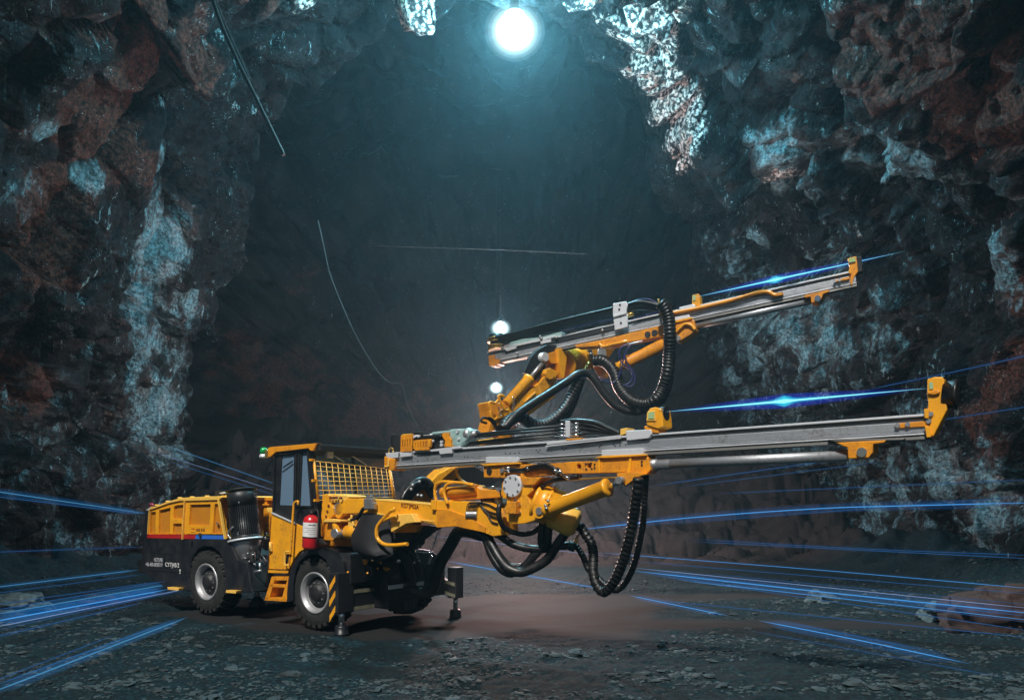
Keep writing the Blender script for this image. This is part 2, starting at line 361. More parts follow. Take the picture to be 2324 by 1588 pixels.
def rock_material():
    m = bpy.data.materials.new('cave_rock'); m.use_nodes = True; n = m.node_tree; N = n.nodes; Lk = n.links; b = N['Principled BSDF']
    tc = N.new('ShaderNodeTexCoord')
    def noi(scale, det=6, ro=0.6, dist=0.0, vec=None):
        t = N.new('ShaderNodeTexNoise'); t.inputs['Scale'].default_value = scale; t.inputs['Detail'].default_value = det; t.inputs['Roughness'].default_value = ro; t.inputs['Distortion'].default_value = dist
        Lk.new(vec or tc.outputs['Object'], t.inputs['Vector']); return t.outputs['Fac']
    def math_(op, a, b_=None, cl=False):
        t = N.new('ShaderNodeMath'); t.operation = op; t.use_clamp = cl
        for k, v in ((0, a), (1, b_)):
            if v is None: continue
            if isinstance(v, (int, float)): t.inputs[k].default_value = v
            else: Lk.new(v, t.inputs[k])
        return t.outputs[0]
    def mr(v, a, b_, c=0.0, d=1.0):
        t = N.new('ShaderNodeMapRange'); t.interpolation_type = 'SMOOTHSTEP'
        for k, x in zip(('From Min', 'From Max', 'To Min', 'To Max'), (a, b_, c, d)): t.inputs[k].default_value = x
        Lk.new(v, t.inputs['Value']); return t.outputs[0]
    def mix(f, a, b_):
        t = N.new('ShaderNodeMix'); t.data_type = 'RGBA'
        if isinstance(f, float): t.inputs['Factor'].default_value = f
        else: Lk.new(f, t.inputs['Factor'])
        for k, v in (('A', a), ('B', b_)):
            s_ = t.inputs[6] if k == 'A' else t.inputs[7]
            if isinstance(v, tuple): s_.default_value = (*v, 1)
            else: Lk.new(v, s_)
        return t.outputs[2]
    ca = N.new('ShaderNodeVertexColor'); ca.layer_name = 'tint_mask'
    sp = N.new('ShaderNodeSeparateColor'); Lk.new(ca.outputs[0], sp.inputs[0])
    mp = N.new('ShaderNodeMapping'); mp.inputs['Rotation'].default_value = (0.3, 0.7, 0.2); mp.inputs['Scale'].default_value = (1, 1, 0.35); Lk.new(tc.outputs['Object'], mp.inputs[0])
    big = noi(0.9, 8, 0.62); streak = noi(2.6, 10, 0.72, 0.4, mp.outputs[0]); fine = noi(11, 8, 0.7); spk = noi(34, 4, 0.6)
    vo = N.new('ShaderNodeTexVoronoi'); vo.inputs['Scale'].default_value = 9; Lk.new(tc.outputs['Object'], vo.inputs['Vector'])
    base = mix(mr(big, .35, .65), (0.0025, 0.0032, 0.004), (0.011, 0.013, 0.015))
    base = mix(mr(fine, .50, .72, 0, .6), base, (0.026, 0.029, 0.031))
    redc = mix(mr(fine, .38, .66), (0.014, 0.007, 0.006), (0.120, 0.042, 0.030))
    c = mix(mr(math_('ADD', sp.outputs[0], math_('MULTIPLY', math_('SUBTRACT', big, .5), .9)), .38, .52), base, redc)
    # ochre freckles on the brown blocks
    fk = math_('MULTIPLY', mr(spk, .66, .72), mr(sp.outputs[0], .5, .9)); c = mix(fk, c, (0.38, 0.20, 0.06))
    tm = math_('ADD', sp.outputs[1], math_('MULTIPLY', math_('SUBTRACT', streak, .5), 2.0))
    tealc = mix(mr(fine, .36, .62), (0.012, 0.042, 0.055), (0.17, 0.34, 0.39))  # teal of cyan light, put into the rock colour
    tf = mr(math_('ADD', tm, math_('MULTIPLY', math_('SUBTRACT', big, .5), 1.6)), .42, .80)
    tf = math_('MULTIPLY', tf, mr(math_('ADD', fine, math_('MULTIPLY', sp.outputs[1], .22)), .46, .66, .45, 1.0))
    c = mix(tf, c, tealc)
    # pale crystal speckle
    wm = math_('ADD', sp.outputs[2], math_('MULTIPLY', math_('SUBTRACT', streak, .5), 1.6))
    wf = math_('MULTIPLY', mr(wm, .24, .44), mr(math_('SUBTRACT', fine, math_('MULTIPLY', vo.outputs['Distance'], .35)), .27, .42))
    c = mix(wf, c, mix(mr(big, .4, .6), (0.80, 0.66, 0.58), (0.84, 0.84, 0.82)))
    edge = math_('MULTIPLY', mr(spk, .64, .68), mr(streak, .50, .60)); c = mix(edge, c, (0.60, 0.80, 0.84))
    mp2 = N.new('ShaderNodeMapping'); mp2.inputs['Rotation'].default_value = (0.5, 0.9, 0.4); mp2.inputs['Scale'].default_value = (1, 1, 0.22); Lk.new(tc.outputs['Object'], mp2.inputs[0])
    st2 = noi(5.5, 7, 0.75, 0.8, mp2.outputs[0]); zone = noi(0.55, 3, .5)
    shard = math_('MULTIPLY', math_('MULTIPLY', mr(st2, .585, .64), mr(zone, .47, .58)), mr(ca.outputs['Alpha'], .5, .95)); shard = math_('MULTIPLY', shard, mr(sp.outputs[0], .75, .35))
    c = mix(shard, c, mix(mr(fine, .4, .6), (0.06, 0.16, 0.19), (0.40, 0.62, 0.66)))
    Lk.new(c, b.inputs['Base Color'])
    def facet(scale, seed):              # tilted flat faces of broken rock
        mp_ = N.new('ShaderNodeMapping'); mp_.inputs['Location'].default_value = (seed, seed * .6, -seed); mp_.inputs['Rotation'].default_value = (.5, .66, .3); mp_.inputs['Scale'].default_value = (scale, scale * .55, scale * 1.2); Lk.new(tc.outputs['Object'], mp_.inputs[0])
        wz = N.new('ShaderNodeTexNoise'); wz.inputs['Scale'].default_value = 2.2; wz.inputs['Detail'].default_value = 2; Lk.new(mp_.outputs[0], wz.inputs['Vector'])
        ad = N.new('ShaderNodeVectorMath'); ad.operation = 'MULTIPLY_ADD'; ad.inputs[1].default_value = (.3, .3, .3); Lk.new(wz.outputs['Color'], ad.inputs[0]); Lk.new(mp_.outputs[0], ad.inputs[2])
        v_ = N.new('ShaderNodeTexVoronoi'); v_.inputs['Scale'].default_value = 1.0; Lk.new(ad.outputs[0], v_.inputs['Vector'])
        sb = N.new('ShaderNodeVectorMath'); sb.operation = 'SUBTRACT'; Lk.new(ad.outputs[0], sb.inputs[0]); Lk.new(v_.outputs['Position'], sb.inputs[1])
        cs = N.new('ShaderNodeVectorMath'); cs.operation = 'SUBTRACT'; Lk.new(v_.outputs['Color'], cs.inputs[0]); cs.inputs[1].default_value = (.5, .5, .5)
        dt = N.new('ShaderNodeVectorMath'); dt.operation = 'DOT_PRODUCT'; Lk.new(sb.outputs[0], dt.inputs[0]); Lk.new(cs.outputs[0], dt.inputs[1])
        return math_('ADD', dt.outputs['Value'], math_('MULTIPLY', v_.outputs['Color'], .25)), v_.outputs['Color']
    f1, c1_ = facet(0.95, 3.0); f2, c2_ = facet(2.8, 9.0); f3, c3_ = facet(7.5, 5.0)
    bh = math_('ADD', math_('MULTIPLY', f1, 2.6), math_('ADD', math_('MULTIPLY', f2, .8), math_('MULTIPLY', f3, .24)))
    bh = math_('ADD', bh, math_('ADD', math_('MULTIPLY', streak, .32), math_('ADD', math_('MULTIPLY', fine, .15), math_('MULTIPLY', spk, .05))))
    bp = N.new('ShaderNodeBump'); bp.inputs['Strength'].default_value = 1.0; bp.inputs['Distance'].default_value = 0.42; Lk.new(bh, bp.inputs['Height']); Lk.new(ca.outputs['Alpha'], bp.inputs['Strength']); Lk.new(bp.outputs[0], b.inputs['Normal'])
    wet = math_('ADD', mr(fine, .3, .7, .62, .34), math_('MULTIPLY', sp.outputs[2], -.12))
    Lk.new(wet, b.inputs['Roughness']); Lk.new(math_('ADD', mr(math_('ADD', sp.outputs[1], sp.outputs[2]), .2, .9, .10, .75), math_('MULTIPLY', edge, .4)), b.inputs['Specular IOR Level'])
    return m
M['rock'] = rock_material()

ys = list(np.concatenate([np.linspace(9.5, 14, 30)[:-1], np.linspace(14, 30, 230)[:-1], np.linspace(30, 44, 100)[:-1], np.linspace(44, 55.9, 40)]))
NS = 470
pts = []
for y in ys:
    for k in range(NS):
        s = k / (NS - 1)
        p = shell_pt(y, s)
        W, H = prof(y, s); q = Vector((p.x / max(W, .5) , -0.12, p.z / max(H, .5)))
        nrm = -q.normalized()
        e = 0.004 < s < 0.996
        q2 = p + nrm * disp(p)
        if s < 0.02 or s > 0.98: q2.z = q2.z - 0.9 * (1 - min(s, 1 - s) / 0.02)
        pts.append(tuple(q2))
V = np.array(pts); MK = masks(V); SC = []
for y in ys:
    for k in range(NS): SC.append(1 - .82 * min(1, max(0, (prof(y, k/(NS-1))[0] / (12.3 * math.sqrt(max(1e-4, 1 - smooth(35, 56, y) ** 2))) - 1) / .5)))
MK[:, 3] = SC                            # alpha: how broken the rock is (the far chamber is worn smooth)
cave = grid_mesh('cave_rock_walls', pts, len(ys), NS, M['rock'], MK)
tag(cave, 'dark jagged rock walls and ceiling of the cavern with brown and teal patches', 'cave wall', kind='structure')

# ground -------------------------------------------------------------
DIRT = [[at(340,1385,2.14*1850/255), at(700,1372,2.14*1850/242), at(1100,1345,2.14*1850/215), at(1500,1345,2.14*1850/215), at(1900,1338,2.14*1850/208), at(1850,1352,17.8), at(1520,1362,17), at(1480,1400,14.7), at(2000,1402,14.5), at(2160,1408,14.2), at(2080,1425,13.4), at(1700,1418,13.7), at(1480,1425,13.4), at(1460,1450,12.4), at(1300,1440,12.7), at(1200,1425,13.4), at(1000,1448,12.45), at(830,1450,12.4), at(560,1425,13.4)]]
DP = [(p.x, p.y) for p in DIRT[0]]
def inpoly(x, y, P):
    ins = False; j = len(P) - 1; dm = 1e9
    for i in range(len(P)):
        xi, yi = P[i]; xj, yj = P[j]
        if (yi > y) != (yj > y) and x < (xj - xi) * (y - yi) / (yj - yi) + xi: ins = not ins
        L2 = (xj-xi)**2 + (yj-yi)**2; t = max(0, min(1, ((x-xi)*(xj-xi)+(y-yi)*(yj-yi))/max(L2,1e-9)))
        dm = min(dm, math.hypot(x-xi-t*(xj-xi), y-yi-t*(yj-yi))); j = i
    return dm if ins else -dm
def gheight(x, y, dirt=None):
    p = Vector((x, y, 0)); h = 0.05 * noise.noise(p * 0.5) + 0.042 * noise.fractal(p * 2.2, 0.8, 2.1, 5) + 0.014 * noise.noise(p * 9)
    if dirt is None: dirt = smooth(-.15, .25, inpoly(x, y, DP)) if 11 < y < 19 else 0
    h *= (1 - 0.88 * dirt)
    h += 5.2 * smooth(27, 44, y) + smooth(25, 30, y) * 0.25 * noise.fractal(p * 0.6, 1, 2, 4)
    if y > 26: h += smooth(26, 30, y) * (blocky(p, 1.9, .55, 1.8, 2.2) + blocky(p, .7, .16, 1.8, 5.2))
    e = smooth(9.2, 12.2, abs(x)) * smooth(12, 17, y); h += e * (0.9 + 0.5 * noise.fractal(p * 0.9, 1, 2, 4))
    return h - 0.02 - 0.01
gx = list(np.concatenate([np.linspace(-27, -13, 20)[:-1], np.linspace(-13, 13, 380)[:-1], np.linspace(13, 27, 20)]))
gy = list(np.concatenate([np.linspace(-6, 7.6, 14)[:-1], np.linspace(7.6, 20, 210)[:-1], np.linspace(20, 40, 150)[:-1], np.linspace(40, 58, 24)]))
gp = []; gc = np.zeros((len(gx) * len(gy), 4), dtype=np.float32); gc[:, 3] = 1; k = 0
for y in gy:
    for x in gx:
        d = smooth(-.15, .25, inpoly(x, y, DP) + 0.14 * noise.noise(Vector((x*1.6, y*1.6, 3)))) if 11 < y < 19.5 else 0
        gp.append((x, y, gheight(x, y, d))); gc[k, 0] = d; gc[k, 1] = smooth(24.5, 28, y + noise.noise(Vector((x, y, 0))*.5)); k += 1
def ground_material():
    m = bpy.data.materials.new('cave_floor'); m.use_nodes = True; n = m.node_tree; N = n.nodes; Lk = n.links; b = N['Principled BSDF']
    tc = N.new('ShaderNodeTexCoord'); ca = N.new('ShaderNodeVertexColor'); ca.layer_name = 'tint_mask'; sp = N.new('ShaderNodeSeparateColor'); Lk.new(ca.outputs[0], sp.inputs[0])
    def noi(s_, d=6, r=.6):
        t = N.new('ShaderNodeTexNoise'); t.inputs['Scale'].default_value = s_; t.inputs['Detail'].default_value = d; t.inputs['Roughness'].default_value = r; Lk.new(tc.outputs['Object'], t.inputs['Vector']); return t.outputs['Fac']
    def ramp(v, stops):
        t = N.new('ShaderNodeValToRGB'); e = t.color_ramp.elements
        e[0].position, e[0].color = stops[0][0], (*stops[0][1], 1); e[1].position, e[1].color = stops[1][0], (*stops[1][1], 1)
        for p_, c_ in stops[2:]: x = e.new(p_); x.color = (*c_, 1)
        Lk.new(v, t.inputs[0]); return t.outputs[0]
    def mix(f, a, b_):
        t = N.new('ShaderNodeMix'); t.data_type = 'RGBA'; Lk.new(f, t.inputs['Factor']) if not isinstance(f, float) else setattr(t.inputs['Factor'], 'default_value', f)
        for s_, v in ((t.inputs[6], a), (t.inputs[7], b_)):
            if isinstance(v, tuple): s_.default_value = (*v, 1)
            else: Lk.new(v, s_)
        return t.outputs[2]
    big = noi(0.7, 6); fine = noi(16, 9, .75); md = noi(4, 8, .7)
    g = ramp(fine, [(.34, (0.005, 0.008, 0.010)), (.68, (0.022, 0.054, 0.062)), (.5, (0.006, 0.017, 0.021))])
    g2 = ramp(fine, [(.34, (0.007, 0.009, 0.011)), (.68, (0.014, 0.027, 0.032))])
    g = mix(ramp(md, [(.42, (0, 0, 0)), (.58, (1, 1, 1))]), g2, g)
    dirt = ramp(fine, [(.3, (0.018, 0.018, 0.0185)), (.7, (0.023, 0.022, 0.023))])
    far = ramp(fine, [(.3, (0.014, 0.012, 0.012)), (.7, (0.048, 0.040, 0.039))])
    c = mix(sp.outputs[0], g, dirt); c = mix(sp.outputs[1], c, far); Lk.new(c, b.inputs['Base Color'])
    b.inputs['Roughness'].default_value = 0.85; b.inputs['Specular IOR Level'].default_value = 0.08
    bp = N.new('ShaderNodeBump'); bp.inputs['Distance'].default_value = 0.035
    inv = N.new('ShaderNodeMath'); inv.operation = 'MULTIPLY_ADD'; inv.inputs[1].default_value = -0.85; inv.inputs[2].default_value = 0.9; Lk.new(sp.outputs[0], inv.inputs[0]); Lk.new(inv.outputs[0], bp.inputs['Strength'])
    Lk.new(fine, bp.inputs['Height']); Lk.new(bp.outputs[0], b.inputs['Normal'])
    return m
M['ground'] = ground_material()
gr = grid_mesh('ground', gp, len(gy), len(gx), M['ground'], gc)
tag(gr, 'dark teal gravelly cave floor with a smooth grey brown dirt patch under the machine', 'ground', kind='structure')

# gravel (nobody could count it) -------------------------------------
def rock_mesh(mb, c, r, seed, n=7, m=5, sq=(1, 1, .6), jag=.35):
    vs = []; fs = []; c = Vector(c); rot = Matrix.Rotation(random.uniform(0, 6.28), 3, 'Z') @ Matrix.Rotation(random.uniform(-.3, .3), 3, 'X')
    for k in range(m + 1):
        ph = math.pi * k / m
        for i in range(n):
            an = 2 * math.pi * i / n; d = Vector((math.sin(ph)*math.cos(an), math.sin(ph)*math.sin(an), math.cos(ph)))
            rr = r * (1 + jag * noise.noise(d * 1.3 + Vector((seed*3.1, seed*1.7, seed))) * 2)
            vs.append(c + rot @ Vector((d.x*rr*sq[0], d.y*rr*sq[1], d.z*rr*sq[2])))
    for k in range(m):
        for i in range(n):
            j = (i+1) % n; fs.append((k*n+i, k*n+j, (k+1)*n+j, (k+1)*n+i))
    mb.add(vs, fs, False)
M['gravel'] = mat('gravel_stone', (0.030, 0.050, 0.056), 0.75, var=0.7, vs=1.7, dirt=(0.007, 0.008, 0.009))
mb = MB(); cnt = 0; rg = random.Random(3)
while cnt < 14000:
    y = 8.0 + 14 * rg.random() ** 1.5; x = rg.uniform(-1, 1) * (y * 0.66 + .5)
    cl = noise.noise(Vector((x * .8, y * 1.1, 7))) + .35 * noise.noise(Vector((x * 3, y * 3, 1)))
    if cl < rg.uniform(-.25, .45): continue
    if 11 < y < 19 and inpoly(x, y, DP) > -0.05: continue
    r = 0.010 + 0.022 * rg.random() ** 2 + (0.06 * rg.random() if rg.random() < .07 else 0)
    random.seed(cnt); rock_mesh(mb, (x, y, gheight(x, y) + r * .15), r, cnt * .37, 6, 4, (1.5, .9, .4)); cnt += 1
g = mb.build('gravel', 'gravel'); tag(g, 'loose dark stones and chips strewn over the cave floor', 'gravel', kind='stuff')
random.seed(11)
def boulder(px, py, d, r, sq, m, label, seed):
    c = at(px, py, d); c.z = gheight(c.x, c.y) + r * sq[2] * .35; vs = []; fs = []; n, k_ = 90, 60
    for k in range(k_ + 1):
        ph = math.pi * k / k_
        for i in range(n):
            an = 2 * math.pi * i / n; dr = Vector((math.sin(ph)*math.cos(an), math.sin(ph)*math.sin(an), math.cos(ph)))
            q = dr * 1.6 + Vector((seed * 3.1, seed, -seed)); dd, pp = noise.voronoi(q); cv = noise.cell_vector(pp[0] * 7.3)
            rr = 1 + .38 * noise.noise(dr * 1.1 + Vector((seed, seed * 2, 0))) + .22 * (cv.x - .5) + .5 * (q - pp[0]).dot(Vector((cv.y - .5, cv.z - .5, cv.x - .5))) + .05 * noise.fractal(dr * 6 + Vector((seed, 0, 0)), .9, 2.1, 5)
            vs.append(c + Vector((dr.x*rr*sq[0], dr.y*rr*sq[1], dr.z*rr*sq[2])) * r)
    for k in range(k_):
        for i in range(n):
            j = (i+1) % n; fs.append((k*n+i, k*n+j, (k+1)*n+j, (k+1)*n+i))
    mb = MB(); mb.add(vs, fs, True); o = mb.build('boulder', m); tag(o, label, 'boulder', 'boulders at the foot of the walls'); return o
M['redrock'] = mat('brown_red_rock', (0.030, 0.013, 0.011), 0.75, var=0.8, vs=6, dirt=(0.014, 0.010, 0.010), bump=1.0)
M['tealrock'] = mat('teal_grey_rock', (0.050, 0.085, 0.095), 0.7, var=0.8, vs=7, dirt=(0.010, 0.014, 0.016), bump=1.0)
boulder(2268, 1352, 13.6, 0.62, (1.35, .9, .85), 'redrock', 'big red brown boulder at the foot of the right wall', 1.0)
boulder(2140, 1372, 14.4, 0.33, (1.2, .9, .8), 'tealrock', 'teal grey boulder just left of the big red brown one', 5.0)
boulder(1866, 1345, 17.0, 0.26, (1.3, .9, .7), 'tealrock', 'small teal grey rock lying alone on the floor right of the hanging hoses', 9.0)
boulder(40, 1330, 15.6, 0.42, (1.5, .9, .6), 'tealrock', 'low teal grey boulder at the left edge by the light streaks', 13.0)
boulder(215, 1340, 16.6, 0.28, (1.4, .8, .6), 'redrock', 'brown boulder on the floor behind the rear of the drill rig', 17.0)
# ------------------------------------------------------------------ the drill rig
VO = Vector((-3.22, 13.3, 0)); VA = Vector((0.816, -0.578, 0)).normalized(); VC = Vector((0.578, 0.816, 0)).normalized()
VF = Frame(VO, VA, (0, 0, 1), VC)
rig = bpy.data.objects.new('drill_rig', None); COL.objects.link(rig)
rig.location = VO; rig.rotation_euler = (0, 0, math.atan2(VA.y, VA.x))
ROOTINV['drill_rig'] = (Matrix.Translation(VO) @ Matrix.Rotation(math.atan2(VA.y, VA.x), 4, 'Z')).inverted()
tag(rig, 'yellow and black twin boom drilling machine on rubber wheels with long feed rails', 'drilling rig')
def H(c, x, y, dep=0.0, fr=None): return (fr or VF).hit(*sc(c, x, y), dep)
def PL(c, pts, dep=0.0, fr=None): return [H(c, x, y, dep, fr) for x, y in pts]
def HU(c, x, y, u=0.0): return VF.hu(*sc(c, x, y), u)
def PU(c, pts, u=0.0): return [HU(c, x, y, u) for x, y in pts]
def slab(name, m, c, pts, d0, d1, par=None, fr=None, bevel=0.008, holes=(), mb=None, label=None):
    f = fr or VF; b = mb or MB(); b.prism(PL(c, pts, d0, f), f.c * (d1 - d0), [PL(c, h, d0, f) for h in holes])
    return b if mb else b.build(name, m, par or rig, bevel, label=label)
def many(name, m, items, par=None, bevel=0.0):
    b = MB()
    for it in items: it(b)
    return b.build(name, m, par or rig, bevel)
V0 = lambda u, y, z: VF.P(u, z, y)

# ---- rear body
hull_pts = [(104,618),(128,616),(120,822),(400,828),(704,838),(735,850),(790,985),(862,1010),(900,1228),(688,1234),(700,1100),(690,1010),(655,930),(600,890),(545,885),(500,905),(458,960),(438,1040),(432,1130),(440,1222),(268,1205),(92,1085),(78,990)]
rear = slab('rear_body', 'black', 'A', hull_pts, 0.0, 2.2, bevel=0.015)
slab('rear_bumper', 'blackm', 'A', [(44,988),(100,988),(104,1084),(60,1078),(50,1050)], 0.1, 2.1, rear)
slab('engine_cover_shell', 'yellow2', 'L', [(150,380),(300,330),(480,262),(690,205),(1350,195),(1475,870),(130,860)], 0.14, 2.05, rear)
fr_out = [(160,372),(480,250),(680,205),(780,212),(1360,195),(1480,800),(130,800)]
holes = [[(178,422),(268,408),(260,790),(158,795)],[(325,388),(522,342),(515,790),(315,795)],[(580,328),(620,300),(750,290),(740,535),(575,530)],[(570,618),(718,615),(715,792),(565,795)],[(865,290),(1220,280),(1200,645),(845,645)],[(1290,280),(1345,275),(1425,790),(1255,790)]]
cover = slab('engine_cover', 'yellow', 'L', fr_out, 0.0, 0.06, holes=holes, bevel=0.004)
for i, h in enumerate(holes):
    slab('cover_panel', 'panel', 'L', h, 0.045, 0.058, cover, bevel=0)
slab('cover_roof', 'yellow_light', 'L', [(150,384),(140,372),(300,300),(480,232),(690,172),(880,160),(1160,146),(1400,138),(1425,160),(1365,208),(780,226),(690,222),(480,268),(300,334)], -0.03, 2.1, cover, bevel=0.01)
for x, y in ((290,292),(480,228),(690,166),(905,150),(1165,136)):
    b = MB(); b.cyl(H('L', x, y + 12, 0.15), H('L', x, y - 8, 0.15), 0.05, 0.035); b.build('roof_bolt_cap', 'yellow_light', cover)
mb = MB(); mb.beam(H('L',775,225,-.02), H('L',735,895,-.02), 0.02, 0.04, VF.c); mb.beam(H('L',1365,200,-.02), H('L',1480,885,-.02), 0.02, 0.055, VF.c); mb.beam(H('L',165,375,-.01), H('L',135,800,-.01), .02, .035, VF.c); mb.build('cover_edge_trim', 'yellow_light', cover, 0.004)
slab('red_stripe', 'redstripe', 'L', [(125,800),(960,812),(955,882),(118,866)], -0.006, 0.05, rear, bevel=0)
slab('blue_stripe', 'bluestripe', 'L', [(960,812),(1450,822),(1462,890),(955,882)], -0.006, 0.05, rear, bevel=0)
mb = MB(); mb.cyl(H('L',1040,810,-.035), H('L',1040,810,.0), 0.035); mb.beam(H('L',885,915,-.03), H('L',880,1000,-.03), .03, .045, VF.c); mb.build('cover_latch', 'blackm', rear, .004)
mb = MB(); mb.cyl(H('L',1335,612,-.02), H('L',1335,612,.02), 0.02); mb.build('cover_lock', 'chrome', cover)
mb = MB(); mb.beam(H('L',115,1105,-.004), H('L',575,1140,-.004), .012, .012, VF.c); mb.beam(H('L',150,1412,-.004), H('L',780,1460,-.004), .012, .014, VF.c); mb.build('body_seam', 'blackm', rear)
def vtext(s, c, x, y, x2, hgt, m, par, name='lettering', dep=-0.006, fr=None, squash=None, w=None):
    f = fr or VF; p, q = H(c, x, y, dep, f), H(c, x2[0], x2[1], dep, f)
    cu = bpy.data.curves.new('txt', 'FONT'); cu.body = s; cu.size = 1; cu.extrude = 0.002
    o = bpy.data.objects.new('txt', cu); COL.objects.link(o); bpy.context.view_layer.update()
    me = bpy.data.meshes.new_from_object(o.evaluated_get(bpy.context.evaluated_depsgraph_get())); bpy.data.objects.remove(o)
    xs = [v.co.x for v in me.vertices]; ys_ = [v.co.y for v in me.vertices]; x0, x1, y0, y1 = min(xs), max(xs), min(ys_), max(ys_)
    a = (q - p); up = f.b; L = a.length; b = MB()
    vs = [p + a * ((v.co.x - x0) / (x1 - x0)) + up * ((v.co.y - y0) / (y1 - y0) * hgt) - f.c * (v.co.z * (1.0)) for v in me.vertices]
    b.add(vs, [tuple(pl.vertices) for pl in me.polygons]); b.build(name, m, par)
vtext('HOTLINE', 'L', 240, 1275, (392, 1282), 0.075, 'lettering', rear)
vtext('+86-400-8838719', 'L', 92, 1352, (385, 1368), 0.075, 'lettering', rear)
vtext('CYTJ45/2', 'L', 435, 1382, (675, 1400), 0.105, 'white', rear)
mb = MB()
for yy in (1430, 1462): mb.box(H('L', 692, yy, -.004), .03, .006, .045, VF)
mb.build('warning_sticker', 'white', rear)
# faded emblem and four blocky signs on the cover
mb = MB()
for (x0, y0, x1, y1) in ((892,692,945,722),(880,758,950,772)): mb.prism(PL('L', [(x0,y0),(x1,y0+3),(x1+6,y1),(x0-5,y1-4)], -.004), VF.c*.01)
mb.build('emblem', mat('orange_emblem', (0.50, 0.12, .01), .5), cover)
mb = MB()
for i, x0 in enumerate((972, 1010, 1052, 1090)):
    for k in range(3): mb.prism(PL('L', [(x0, 702+k*20), (x0+26, 703+k*20), (x0+26, 711+k*20), (x0, 710+k*20)], -.004), VF.c*.01)
    mb.prism(PL('L', [(x0+3, 702),(x0+9, 702),(x0+9, 752),(x0+3, 752)], -.0045), VF.c*.01); mb.prism(PL('L', [(x0+17, 702),(x0+23, 702),(x0+23, 752),(x0+17, 752)], -.0045), VF.c*.01)
mb.build('lettering', 'darklettering', cover)
for pts in ([(268,1190),(355,1197),(352,1217),(272,1208)], [(706,1213),(783,1217),(778,1238),(704,1232)]):
    slab('foot_step', 'yellow_light', 'A', pts, -0.10, 0.05, rear, bevel=.004)
# beacon on the rear corner, lamp on the front edge of the cover
mb = MB(); mb.cyl(H('L',200,330,.4), H('L',190,300,.4), .035); mb.ball(H('L',192,295,.4), .05); mb.build('tail_beacon', mat('red_lens', (.5,.05,.08), .2), rear)
slab('rear_corner_cap', 'plate', 'L', [(82,385),(190,318),(160,372),(150,392)], 0.0, 2.0, rear)
mb = MB(); mb.box(H('L',1422,88,.35), .22, .16, .10, VF); mb.beam(H('L',1400,130,.35), H('L',1540,180,.35), .12, .05); work = mb.build('work_lamp_housing', 'blackm', rear, .01)
mb = MB(); mb.prism(PL('L', [(1365,85),(1470,62),(1478,90),(1395,100)], .24), VF.c*.01); mb.build('lamp_lens', 'plate', work)
slab('lamp_bracket', 'yellow', 'L', [(1400,130),(1480,125),(1555,180),(1540,195),(1430,185)], .2, .5, rear)

# ---- wheels: tyre with lugs, rim, hub
def wheel(u, y0, side, z=0.595, r=0.595, wd=0.40):
    p, q = V0(u, y0, z), V0(u, y0 + side * wd, z); ax = VF.c * side
    mb = MB(); mb.lathe(p, q, [(.03,r*.54),(.0,r*.58),(-.006,r*.72),(0.0, r*.86),(.03, r*.93),(wd*.5, r*.955),(wd-.03, r*.93),(wd, r*.86),(wd, r*.6)], 64, caps=False)
    n = 26
    for i in range(n):
        an = 2*math.pi*i/n
        for row, (t0, t1) in enumerate(((-.003, wd*.46),(wd*.54, wd+.003))):
            a2 = an + (math.pi/n if row else 0); rad = VF.a*math.cos(a2)+VF.b*math.sin(a2); tan = -VF.a*math.sin(a2)+VF.b*math.cos(a2)
            c = V0(u,0,z); c = c - VF.c*VF.loc(c).y + VF.c*y0
            base = V0(u, y0, z); sk = .05*(1 if row else -1)
            vs = []
            for t in (t0, t1):
                s_ = sk*(t/wd - .5)
                out = r*1.0 if 0.03 < t < wd-.03 else r*.955
                for rr, hw in ((r*.86,.042),(out,.034)):
                    for sg in (-1,1): vs.append(base + ax*t + rad*rr + tan*(sg*hw + s_*2))
            mb.add(vs, [(0,1,3,2),(4,6,7,5),(0,4,5,1),(2,3,7,6),(0,2,6,4),(1,5,7,3)])
    w_ = mb.build('wheel', 'tyre', rig)
    mb = MB(); mb.lathe(p + ax*.0, q, [(.09, r*.43),(.06, r*.455),(.02, r*.47),(.015, r*.50),(-.008, r*.52),(-.014, r*.545),(-.010, r*.575),(.03, r*.58)], 48, caps=False)
    rm = mb.build('rim', 'rim', w_)
    mb = MB(); mb.lathe(p, q, [(.085, r*.45),(.10, r*.40),(.10, r*.36),(.055, r*.33)], 40, caps=False)
    mb.lathe(p, q, [(.055, r*.34),(.05, r*.32),(.04, r*.24),(.0, r*.22),(-.015, r*.18),(-.015, .001)], 32, caps=False)
    mb.build('hub', 'blackm', w_)
    mb = MB()
    for i in range(10):
        a2 = 2*math.pi*i/10; c = V0(u, y0, z) + (VF.a*math.cos(a2)+VF.b*math.sin(a2))*(r*.275) + ax*.05; mb.cyl(c, c - ax*.02, .016, n=6, smooth=False)
    mb.build('wheel_nuts', 'steel', w_)
    return w_
ur = VF.loc(H('A', 560, 1140, 0.02)).x
wheel(0.0, 0.0, 1); wheel(ur, 0.02, 1); wheel(0.0, 2.36, -1); wheel(ur, 2.2, -1)

